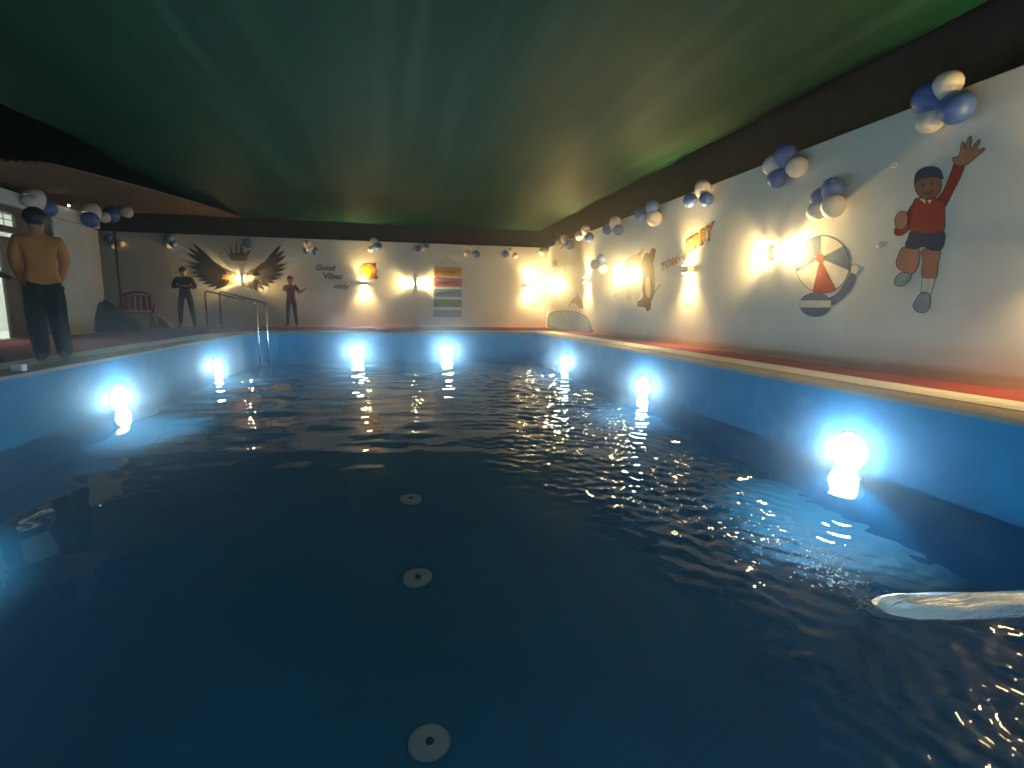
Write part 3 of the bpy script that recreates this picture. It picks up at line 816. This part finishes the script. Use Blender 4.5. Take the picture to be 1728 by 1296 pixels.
mural('R', 'faded rose and grey coral fan painted behind a lamp', 'coral mural', (1070, 470), [
    ('branch', smooth([(1058, 452), (1056, 440), (1066, 432), (1077, 427), (1084, 424), (1082, 436), (1083, 448), (1074, 453)], 3), 'rose', .002),
    ('branch', stroke([(1077, 431), (1082, 425), (1086, 420)], 1.8), 'outline', .0032),
    ('branch', smooth([(1058, 484), (1066, 480), (1074, 479), (1082, 477), (1082, 490), (1078, 505), (1073, 508), (1069, 496), (1064, 506), (1060, 509), (1057, 498)], 3), 'pale_grey', .002),
    ('branch', smooth([(1034, 500), (1040, 490), (1046, 484), (1053, 482), (1052, 494), (1045, 499), (1038, 503)], 3), 'pale_grey', .002)])
ball = [('panel', ell(1388, 446, 46, 49, 40), 'outline', .002), ('panel', ell(1388, 446, 45, 48, 40), 'cream', .003)]
def sector(cx, cy_, rx, ry, a0, a1, hx, hy, n=10):
    return [(hx, hy)] + [(cx + rx * math.cos(math.radians(a0 + (a1 - a0) * i / n)), cy_ + ry * math.sin(math.radians(a0 + (a1 - a0) * i / n))) for i in range(n + 1)]
for a0, a1, m in ((-150, -95, 'blue'), (-40, 12, 'blue'), (60, 112, 'red'), (165, 208, 'blue')):
    ball.append(('panel', sector(1388, 446, 45, 48, a0, a1, 1384, 436), m, .0042))
ball.append(('cap', ell(1384, 436, 7, 7.5, 16), 'red', .0055))
mural('R', 'big beach ball with blue, cream and red panels painted on the right wall', 'ball mural', (1388, 446), ball)
mural('R', 'small blue and cream beach ball painted under the big one', 'ball mural', (1378, 515), [
    ('panel', ell(1376, 514, 27, 21, 30), 'blue', .002), ('panel', [(1350, 507), (1402, 507), (1402.5, 519), (1350, 519)], 'cream', .003)])
mural('R', 'blue kick board leaning out beside the beach ball mural', 'board mural', (1425, 475), [
    ('board', smooth([(1398, 504), (1412, 496), (1428, 476), (1436, 462), (1443, 466), (1440, 480), (1425, 500), (1402, 516)], 3), 'blue', .002), ('tip', ell(1442, 454, 8, 8.5, 18), 'cream', .0032)], line=1.0)
# plain child in a red jumper, no face
mural('R', 'tall flat child figure in red jumper and navy shorts waving one arm', 'figure mural', (1560, 400), [
    ('arm', smooth([(1580, 338), (1592, 322), (1605, 290), (1612, 274), (1627, 277), (1622, 296), (1606, 328), (1592, 352)], 3), 'red', .002),
    ('hand', smooth([(1611, 277), (1607, 266), (1617, 264), (1620, 255), (1623, 240), (1627, 241), (1628, 252), (1634, 232), (1640, 231), (1638, 252), (1649, 238), (1655, 236), (1648, 254), (1660, 249), (1661, 254), (1646, 266), (1634, 276), (1622, 280)], 2), 'skin', .003),
    ('arm', smooth([(1545, 340), (1532, 356), (1522, 376), (1510, 386), (1511, 396), (1524, 396), (1540, 378), (1548, 362)], 3), 'red', .002),
    ('hand', ell(1521, 372, 11, 16, 20, 12), 'skin', .004),
    ('jumper', smooth([(1543, 337), (1556, 333), (1574, 334), (1592, 340), (1594, 362), (1592, 390), (1566, 394), (1538, 392), (1536, 372), (1540, 352)], 3), 'red', .004),
    ('shorts', smooth([(1538, 391), (1564, 395), (1592, 391), (1594, 406), (1588, 421), (1572, 422), (1558, 416), (1546, 420), (1528, 416), (1532, 402)], 3), 'navy', .005),
    ('leg', smooth([(1525, 417), (1550, 420), (1552, 436), (1548, 452), (1538, 462), (1520, 456), (1512, 446), (1516, 430)], 3), 'skin', .003),
    ('leg', smooth([(1557, 421), (1586, 422), (1583, 444), (1579, 470), (1556, 469), (1557, 440)], 3), 'skin', .003),
    ('sock', [(1556, 469), (1578, 470), (1571, 496), (1554, 496)], 'cream', .004),
    ('shoe', smooth([(1548, 502), (1556, 493), (1567, 496), (1570, 508), (1567, 522), (1556, 528), (1544, 523), (1541, 514)], 3), 'grey', .005),
    ('shoe', smooth([(1522, 460), (1538, 463), (1534, 474), (1522, 483), (1510, 480), (1511, 469)], 3), 'grey', .005),
    ('collar', [(1552, 336), (1561, 344), (1562, 334)], 'cream', .0055), ('collar', [(1564, 336), (1568, 344), (1575, 332)], 'cream', .0055),
    ('head', ell(1566, 311, 23, 26, 28), 'dark_skin', .0065),
    ('hair', smooth([(1543, 310), (1545, 294), (1556, 284), (1572, 281), (1586, 286), (1591, 302), (1580, 298), (1562, 300), (1550, 303)], 3), 'navy', .0078),
    ('eye', ell(1557, 313, 2.2, 3.0, 10), 'outline', .0078), ('eye', ell(1572, 310, 2.2, 3.0, 10), 'outline', .0078), ('mouth', stroke([(1556, 323), (1562, 327), (1569, 326), (1575, 320)], 2.0), 'outline', .0078)], line=1.3)
# plaster dimples
for (px, py, w) in ((1510, 278, 'upper'), (1484, 413, 'lower'), (1449, 452, 'small')):
    q = at(px, py, 0, XW)
    RY = Matrix.Translation(tuple(q)) @ Matrix.Rotation(-math.pi / 2, 4, 'Y')
    mb = MB().lathe([(.034, 0), (.030, .003), (.018, .005), (.012, .002)], 18, RY)
    tag(mb.build('wall_plug', M['plaster'], None, True), w + ' round plastered plug on the right wall between the ball and figure murals', 'wall plug', 'plastered plugs on the right wall')

# ------------------------------------------------------------------ hanging plank sign on the far wall
sg_o = at(755, 436, 1, YW)
sign = thing('hanging_sign', 'hanging sign of five coloured planks on the far wall', 'sign', tuple(sg_o))
def fw(px, py, l): return np.array(at(px, py, 1, YW - l)) - sg_o
MB().ball(tuple(fw(755, 436, .02)), .018, 8, 6).build('nail', M['iron'], sign)
c_ = MB(); c_.tube([fw(755, 436, .025), fw(733, 452, .02)], .005, 5); c_.tube([fw(755, 436, .025), fw(777, 452, .02)], .005, 5)
for px in (734.5, 777):
    c_.tube([fw(px, 452, .012), fw(px, 534, .012)], .005, 5)
c_.build('cord', M['iron'], sign)
board = MB().box(tuple(fw(730.5, 536, .006)), tuple(fw(780.5, 450, .002))).build('backing', M['white_plastic'], sign)
for (y0, y1, m) in ((451.5, 465.5, 'plank_orange'), (470, 483, 'plank_pink'), (488, 500.5, 'plank_blue'), (505.5, 518, 'plank_green'), (523, 535, 'plank_grey')):
    a, b = fw(731.5, y1, .008), fw(779.5, y0, .008)
    pl = MB().box((a[0], -.026, a[2]), (b[0], -.0075, b[2])).build('plank', M[m], sign)
    bevel(pl, .006)
    ink = MB()
    xx = 735.5; rs = np.random.default_rng(int(y0))
    yc = (y0 + y1) / 2
    for wl in {451: (3, 9), 470: (2, 6, 4), 488: (3, 5), 505: (), 523: ()}[int(y0)]:
        pts = []
        for i in range(wl * 4 + 1):
            pts.append((xx + i * .62, yc + (2.6 if i % 4 in (1,) else -1.6 if i % 4 == 3 else 0.5) * rs.uniform(.5, 1)))
        pp = [tuple(np.array(at(x_, y_, 1, YW - .0275)) - sg_o) for x_, y_ in pts]
        ink.tube(pp, .007, 4)
        xx += wl * 4 * .62 + 3.5
    if ink.v: ink.build('brush_writing', M['plank_ink'], pl)

# ------------------------------------------------------------------ steel handrail at the far left pool corner
rail = thing('pool_handrail', 'pair of sloping stainless steel handrails at the far left corner of the pool', 'handrail', (-4.0, 14.0, 0))
for (deckp, poolp) in (((-4.72, 14.75), (-3.20, 13.42)), ((-4.46, 15.0), (-2.99, 13.40))):
    d = Vector((deckp[0] + 4, deckp[1] - 14, 0)); p_ = Vector((poolp[0] + 4, poolp[1] - 14, 0))
    zt0, zt1 = 1.02, 0.74
    u = (p_ - d).normalized()
    pts = [d + Vector((0, 0, 0.0)), d + Vector((0, 0, zt0 - .10)), d + u * .03 + Vector((0, 0, zt0 - .03)), d + u * .10 + Vector((0, 0, zt0)),
           p_ - u * .10 + Vector((0, 0, zt1)), p_ - u * .03 + Vector((0, 0, zt1 - .03)), p_ + Vector((0, 0, zt1 - .10)), p_ + Vector((0, 0, ZF + .02))]
    tb = MB().tube(pts, .021, 10).build('rail', M['steel'], rail, True)
    MB().lathe([(.055, 0.001), (.055, .012), (.024, .02)], 16, Matrix.Translation(d)).build('base_flange', M['steel'], tb, True)

# ------------------------------------------------------------------ post, chair, covered heap, bundle, box, twigs
p = at(217, 557, 2, 0)
post = thing('post', 'slim dark iron post standing on the left deck under balloons', 'post', (-7.0, 15.6, 0))
MB().tube([(0, 0, 0), (0, 0, 3.02)], .028, 10).build('pole', M['iron'], post, True)
MB().box((-.08, -.08, 0), (.08, .08, .012)).build('base_plate', M['iron'], post)

def chair():
    t = thing('plastic_chair', 'red plastic armchair by the far wall on the left deck', 'chair', tuple(at(236, 556, 2, 0)))
    t.rotation_euler = (0, 0, math.radians(200))
    W_, D_, H_ = .62, .52, .43
    def sheet(fn, nu, nv, name, th=.012):
        vs = [fn(i / nu, j / nv) for i in range(nu + 1) for j in range(nv + 1)]
        fs = [(i * (nv + 1) + j, (i + 1) * (nv + 1) + j, (i + 1) * (nv + 1) + j + 1, i * (nv + 1) + j + 1) for i in range(nu) for j in range(nv)]
        o = MB().add(vs, fs).build(name, M['red_plastic'], t, True); sm = o.modifiers.new('t', 'SOLIDIFY'); sm.thickness = th
        return o
    sheet(lambda u, v: ((u - .5) * W_ * .86, (v - .5) * D_, H_ - .03 * math.sin(math.pi * u) * (1 - v) + .02 * (2 * v - 1) ** 4), 10, 8, 'seat')
    for k_ in range(5):       # back slats with gaps between them
        u0, u1 = .06 + k_ * .18, .06 + k_ * .18 + .14
        sheet(lambda u, v, u0=u0, u1=u1: (((u0 + (u1 - u0) * u) - .5) * W_ * (1 - .10 * v), -.24 - .14 * v - .05 * math.sin(math.pi * (u0 + (u1 - u0) * u)), H_ + .05 + .40 * v), 3, 6, 'back_slat')
    top = [((i / 12 - .5) * W_ * .94, -.385 - .05 * math.sin(math.pi * i / 12), H_ + .40 + .13 * math.sin(math.pi * i / 12) ** .6) for i in range(13)]
    MB().tube(top, .028, 8).build('top_rail', M['red_plastic'], t, True)
    for s in (-1, 1):
        arm = [(s * W_ * .47, -.36, H_ + .36), (s * W_ * .52, -.2, H_ + .25), (s * W_ * .53, .12, H_ + .22), (s * W_ * .50, .24, H_ + .16), (s * W_ * .47, .25, H_)]
        MB().tube(arm, .024, 8).build('armrest', M['red_plastic'], t, True)
        MB().tube([(s * W_ * .44, .23, H_), (s * W_ * .52, .29, 0)], [.03, .022], 8).build('leg', M['red_plastic'], t, True)
        MB().tube([(s * W_ * .44, -.24, H_), (s * W_ * .50, -.36, 0)], [.03, .022], 8).build('leg', M['red_plastic'], t, True)
    t.scale = (1.2, 1.08, 1.04)
chair()
def heap(name, label, cat, loc, sx, sy, sz, m, seed, skew=0.0):
    g = np.random.default_rng(seed); n_, k_ = 36, 14; vs = []; fs = []
    ph = g.uniform(0, 6.28, 8)
    for i in range(k_ + 1):
        t = i / k_
        for j in range(n_):
            a = 2 * math.pi * j / n_
            r = (1 - t ** 2.1) * (1 + .07 * math.sin(5 * a + ph[0]) + .05 * math.sin(9 * a + ph[1] + 2 * t) + .04 * math.sin(14 * a + ph[2]))
            vs.append((sx * r * math.cos(a) + skew * t, sy * r * math.sin(a), sz * t * (1 + .05 * math.sin(3 * a + ph[3]))))
    for i in range(k_):
        for j in range(n_):
            fs.append((i * n_ + j, i * n_ + (j + 1) % n_, (i + 1) * n_ + (j + 1) % n_, (i + 1) * n_ + j))
    return tag(MB().add(vs, fs).build(name, m, None, True, loc), label, cat)
heap('covered_heap', 'dark cloth covered heap beside the end of the house wall', 'covered heap', (-7.0, 14.62, 0), .82, .6, 1.15, M['dark_cloth'], 3, -.55)
heap('cloth_bundle', 'tan cloth bundle slumped beside the red chair', 'bundle', tuple(at(276, 553.5, 2, 0)), .30, .22, .48, M['tan_cloth'], 9, -.25)
q = at(32, 622, 2, 0.03)
bevel(tag(MB().box((-.05, -.04, -.03), (.05, .04, .045)).build('small_box', M['white_plastic'], None, False, (q[0], q[1], 0.031)), 'small white box standing on the left pool coping', 'box'), .008)
def shrub():
    t = thing('dry_shrub', 'dry orange brown twigs showing above the far wall on the left', 'shrub', (-7.1, 18.35, 0))
    mb = MB(); g = random.Random(4)
    mb.tube([(0, 0, 0), (.05, 0, 1.3), (0, 0, 2.5)], [.05, .04, .025], 7)
    for i in range(40):
        z0 = g.uniform(2.0, 2.6); a = g.uniform(0, 6.28); L = g.uniform(.4, .9)
        x0, y0 = g.uniform(-.1, .1), g.uniform(-.05, .05)
        e = (x0 + L * .7 * math.cos(a), y0 + .25 * math.sin(a), z0 + L * .75)
        m_ = (x0 + L * .3 * math.cos(a), y0 + .1 * math.sin(a), z0 + L * .45)
        mb.tube([(x0, y0, z0), m_, e], [.012, .008, .003], 5)
    mb.build('branches', M['twig'], t)
    lf = MB()
    for i in range(260):
        c = Vector((g.gauss(0, .42), g.gauss(0, .12), g.gauss(3.0, .16))); d = Vector((g.gauss(0, 1), g.gauss(0, 1), g.gauss(0, 1))).normalized() * .05
        e = d.orthogonal().normalized() * .018
        lf.add([c, c + d * .5 + e, c + d, c + d * .5 - e], [(0, 1, 2, 3)])
    tag(lf.build('leaves', M['twig'], t), kind='stuff')
shrub()

# ------------------------------------------------------------------ people
def person(label, loc, heading, mats, over, height=1.7, torso=1.0, phone=False, group=None, rads={}):
    """mats: top, legs.  Local frame: faces +y, x to its right.  over: joint overrides."""
    J = dict(pelvis=(0, 0, .95), waist=(0, .0, 1.10), chest=(0, .0, 1.30), neck=(0, -.01, 1.45), headb=(0, .01, 1.53), headm=(0, .02, 1.62), headt=(0, .01, 1.70))
    for s, n_ in ((-1, 'l'), (1, 'r')):
        J['sh' + n_] = (s * .17, -.01, 1.40); J['el' + n_] = (s * .23, -.03, 1.13); J['wr' + n_] = (s * .25, .04, .89)
        J['hip' + n_] = (s * .095, 0, .90); J['kn' + n_] = (s * .10, .02, .50); J['an' + n_] = (s * .105, -.02, .09); J['toe' + n_] = (s * .13, .15, .035)
    J.update(over)
    rad = dict(pelvis=.135, waist=.125, chest=.145, neck=.055, headb=.072, headm=.098, headt=.062)
    for n_ in 'lr':
        rad.update({'sh' + n_: .072, 'el' + n_: .048, 'wr' + n_: .031, 'hip' + n_: .098, 'kn' + n_: .064, 'an' + n_: .046, 'toe' + n_: .034})
    for k_ in ('pelvis', 'waist', 'chest'): rad[k_] *= torso
    rad.update(rads)
    E_ = [('pelvis', 'waist', 't'), ('waist', 'chest', 't'), ('chest', 'neck', 't'), ('neck', 'headb', 's'), ('headb', 'headm', 's'), ('headm', 'headt', 's')]
    for n_ in 'lr':
        E_ += [('chest', 'sh' + n_, 't'), ('sh' + n_, 'el' + n_, 't'), ('el' + n_, 'wr' + n_, 't2'), ('pelvis', 'hip' + n_, 'g'), ('hip' + n_, 'kn' + n_, 'g'), ('kn' + n_, 'an' + n_, 'g'), ('an' + n_, 'toe' + n_, 'f')]
        w = Vector(J['wr' + n_]); d = (w - Vector(J['el' + n_])).normalized()
        s = -1 if n_ == 'l' else 1
        side = d.cross(Vector((0, 0, 1)) if abs(d.z) < .8 else Vector((0, 1, 0))).normalized()
        if side.dot(Vector((0, 1, 0)) if abs(d.z) > .8 else Vector((1, 0, 0))) < 0: side = -side
        palmn = d.cross(side).normalized()
        J['pm' + n_] = tuple(w + d * .075); rad['pm' + n_] = .030; E_.append(('wr' + n_, 'pm' + n_, 's'))
        for i, (off, L) in enumerate(((-.028, .062), (-.010, .075), (.010, .07), (.028, .052))):
            a, b, c = (n_ + 'f%d%d' % (i, k_) for k_ in range(3))
            base = w + d * .09 + side * off
            J[a] = tuple(base); J[b] = tuple(base + d * L * .55 + palmn * .008); J[c] = tuple(base + d * L * .95 + palmn * .03)
            rad[a] = .011; rad[b] = .0095; rad[c] = .008
            E_ += [('pm' + n_, a, 's'), (a, b, 's'), (b, c, 's')]
        a, b = n_ + 'th0', n_ + 'th1'
        J[a] = tuple(w + d * .05 + side * .04); J[b] = tuple(w + d * .09 + side * .055 + palmn * .012); rad[a] = .012; rad[b] = .009
        E_ += [('pm' + n_, a, 's'), (a, b, 's')]
    names = list(J); ix = {k_: i for i, k_ in enumerate(names)}
    me = bpy.data.meshes.new('skeleton'); me.from_pydata([J[k_] for k_ in names], [(ix[a], ix[b]) for a, b, _ in E_], [])
    tmp = bpy.data.objects.new('skeleton', me); COL.objects.link(tmp)
    sk = tmp.modifiers.new('skin', 'SKIN'); sk.use_smooth_shade = True; sk.branch_smoothing = 0.6
    sv = me.skin_vertices[0].data
    for i, k_ in enumerate(names):
        sv[i].radius = (rad[k_], rad[k_]); sv[i].use_root = (k_ == 'pelvis')
    sb = tmp.modifiers.new('sub', 'SUBSURF'); sb.levels = 2; sb.render_levels = 2
    bm_ = bpy.data.meshes.new_from_object(tmp.evaluated_get(bpy.context.evaluated_depsgraph_get()))
    bpy.data.objects.remove(tmp)
    co = np.array([v.co[:] for v in bm_.vertices])
    # flatter trunk
    A = np.array([J[a] for a, b, _ in E_]); B = np.array([J[b] for a, b, _ in E_])
    RA = np.array([rad[a] for a, b, _ in E_]); RB = np.array([rad[b] for a, b, _ in E_])
    def nearest(P):
        d = B - A; t = ((P[:, None, :] - A) * d).sum(-1) / (d * d).sum(-1); t = np.clip(t, 0, 1)
        q_ = A + t[..., None] * d
        dist = np.linalg.norm(P[:, None, :] - q_, axis=-1) / (RA + (RB - RA) * t)
        return dist.argmin(1)
    kinds = [k_ for _, _, k_ in E_]
    cen = np.array([p_.center[:] for p_ in bm_.polygons]); nb = nearest(cen)
    tab = {'t': 1, 't2': mats.get('fore', 1), 's': 0, 'g': 2, 'f': 3}
    bm_.materials.clear()
    for m in (M['skin'], M[mats['top']], M[mats['legs']], M['shoe']): bm_.materials.append(m)
    trunk_e = [E_[i][0] in ('pelvis', 'waist') or 'hip' in E_[i][0] or E_[i][1] in ('waist', 'chest') for i in range(len(E_))]
    bm_.polygons.foreach_set('material_index', [(1 if c_[2] > .90 else 2) if trunk_e[i] and kinds[i] in 'tg' else tab[kinds[i]] for i, c_ in zip(nb, cen)])
    nv = nearest(co); fl = np.array([kinds[i] in 't' and 'el' not in E_[i][1] for i in nv])
    trunk = np.array([E_[i][0] in ('pelvis', 'waist', 'chest') and E_[i][1] in ('waist', 'chest', 'neck') for i in nv])
    co[trunk, 1] = (co[trunk, 1] - J['chest'][1]) * .80 + J['chest'][1]
    bm_.vertices.foreach_set('co', co.astype(np.float32).ravel()); bm_.update()
    t = thing('person', label, 'person', loc, group)
    t.rotation_euler = (0, 0, heading); t.scale = (height / 1.72,) * 3
    bm_.name = 'body'
    body = link('body', bm_, t)
    hb_, hm, ht = Vector(J['headb']), Vector(J['headm']), Vector(J['headt'])
    up = (ht - hb_).normalized(); fw_ = Vector((0, 1, 0)); fw_ = (fw_ - up * fw_.dot(up)).normalized(); rt = fw_.cross(up)
    def hp(x, y, z): return hm + rt * x + fw_ * y + up * z
    hr = MB()
    n1, n2 = 18, 10; vs = []; fs = []
    for i in range(n2 + 1):
        for j in range(n1):
            b = 2 * math.pi * j / n1
            a = math.pi * (.62 + .20 * max(0, -math.sin(b)) ** .5) * i / n2
            rr = .105 * math.sin(a); front = max(0, math.sin(b))
            z = .115 * math.cos(a) + .02
            if front > .2: z = max(z, .045 * front)
            wob = 1 + .04 * math.sin(5 * b + 3 * a) + .03 * math.sin(11 * b)
            vs.append(tuple(hp(rr * math.cos(b) * wob, rr * math.sin(b) * 1.08 * wob - .008, z)))
    for i in range(n2):
        for j in range(n1):
            fs.append((i * n1 + j, (i + 1) * n1 + j, (i + 1) * n1 + (j + 1) % n1, i * n1 + (j + 1) % n1))
    hr.add(vs, fs).build('hair', M['hair'], body, True)
    for s in (-1, 1):
        MB().ball(tuple(hp(s * .098, -.005, -.015)), (.014, .022, .032), 10, 8).build('ear', M['skin'], body, True)
        e = MB().ball(tuple(hp(s * .034, .088, .0)), (.014, .009, .009), 10, 8).build('eye', M['eye_white'], body, True)
    nz = MB().tube([tuple(hp(0, .09, .005)), tuple(hp(0, .112, -.03)), tuple(hp(0, .094, -.042))], [.009, .015, .010], 8).build('nose', M['skin'], body, True)
    MB().ball(tuple(hp(0, .086, -.062)), (.026, .008, .008), 10, 6).build('mouth', M['maroon_cloth'], body, True)
    if phone:
        w = Vector(J['pmr'])
        o = MB().box((-.036, -.005, -.07), (.036, .005, .07)).build('phone_', M['phone'], None)
        o.name = 'phone'; o.location = t.matrix_basis @ (w + Vector((0, .03, .05))); o.rotation_euler = (math.radians(-40), 0, heading)
        bevel(o, .004); tag(o, 'dark phone held up by the ' + phone, 'phone')
    return t
R = math.radians
person('standing person in loose orange shirt and black trousers by the pool edge, seen from behind', (-3.88, 6.95, 0), R(35),
       dict(top='orange_shirt', legs='black_trousers'),
       dict(ell=(-.215, -.01, 1.15), wrl=(-.17, .14, .93), elr=(.215, -.01, 1.15), wrr=(.17, .14, .93), shl=(-.18, -.01, 1.40), shr=(.18, -.01, 1.40), knl=(-.09, .03, .5), anl=(-.08, -.02, .09), toel=(-.10, .15, .035),
            knr=(.10, .04, .5), anr=(.13, .03, .09), toer=(.16, .20, .035)), 1.70, 1.15,
       rads=dict(ell=.06, elr=.06, shl=.085, shr=.085, waist=.155, knl=.098, knr=.098, anl=.082, anr=.082, hipl=.115, hipr=.115, headm=.105))
person('person in dark maroon clothes cut off by the left picture edge', tuple(at(-20, 612, 2, 0)), R(-60),
       dict(top='maroon_cloth', legs='maroon_cloth'), dict(elr=(.26, .10, 1.14), wrr=(.16, .30, 1.05)), 1.55, 1.05)
person('person in dark jacket and jeans looking down beside the painted wings', (-6.02, 17.15, 0), R(195),
       dict(top='dark_jacket', legs='dark_jeans'),
       dict(headb=(0, .05, 1.51), headm=(0, .09, 1.58), headt=(0, .10, 1.66), ell=(-.27, .0, 1.13), wrl=(-.08, .22, 1.16), elr=(.28, -.02, 1.13), wrr=(.08, .23, 1.17),
            knl=(-.14, .02, .5), anl=(-.18, -.02, .09), toel=(-.20, .14, .035), knr=(.14, .02, .5), anr=(.17, -.02, .09), toer=(.2, .14, .035)), 1.78, 1.3, 'person in the dark jacket',
       rads=dict(ell=.062, elr=.062, shl=.09, shr=.09, knl=.075, knr=.075, headm=.108))
person('slim person in red top reaching both arms out to one side by the far wall', (-3.12, 17.3, 0), R(172),
       dict(top='red_tee', legs='dark_jeans', fore=0),
       dict(ell=(-.32, .12, 1.18), wrl=(-.50, .22, 1.27), elr=(.13, .27, 1.26), wrr=(-.22, .40, 1.40), knl=(-.12, .02, .5), anl=(-.15, -.02, .09), toel=(-.17, .14, .035),
            knr=(.12, .03, .5), anr=(.15, 0, .09), toer=(.17, .15, .035)), 1.56, 1.05)

# ------------------------------------------------------------------ thin haze box, added to put a glow round the lamps
GLOW_HAZE = 0.016
hm_ = bpy.data.materials.new('glow_haze'); hm_.use_nodes = True
n_, l_ = hm_.node_tree.nodes, hm_.node_tree.links
n_.remove(n_['Principled BSDF'])
pv = n_.new('ShaderNodeVolumePrincipled')
pv.inputs['Color'].default_value = (0.95, 0.97, 1.0, 1)
pv.inputs['Density'].default_value = GLOW_HAZE
pv.inputs['Anisotropy'].default_value = 0.95
l_.new(pv.outputs[0], n_['Material Output'].inputs['Volume'])
hz = MB().box((-17.5, -6.5, -3.3), (7.5, 20.0, 5.6)).build('glow_haze', hm_)
tag(hz, kind='stuff')
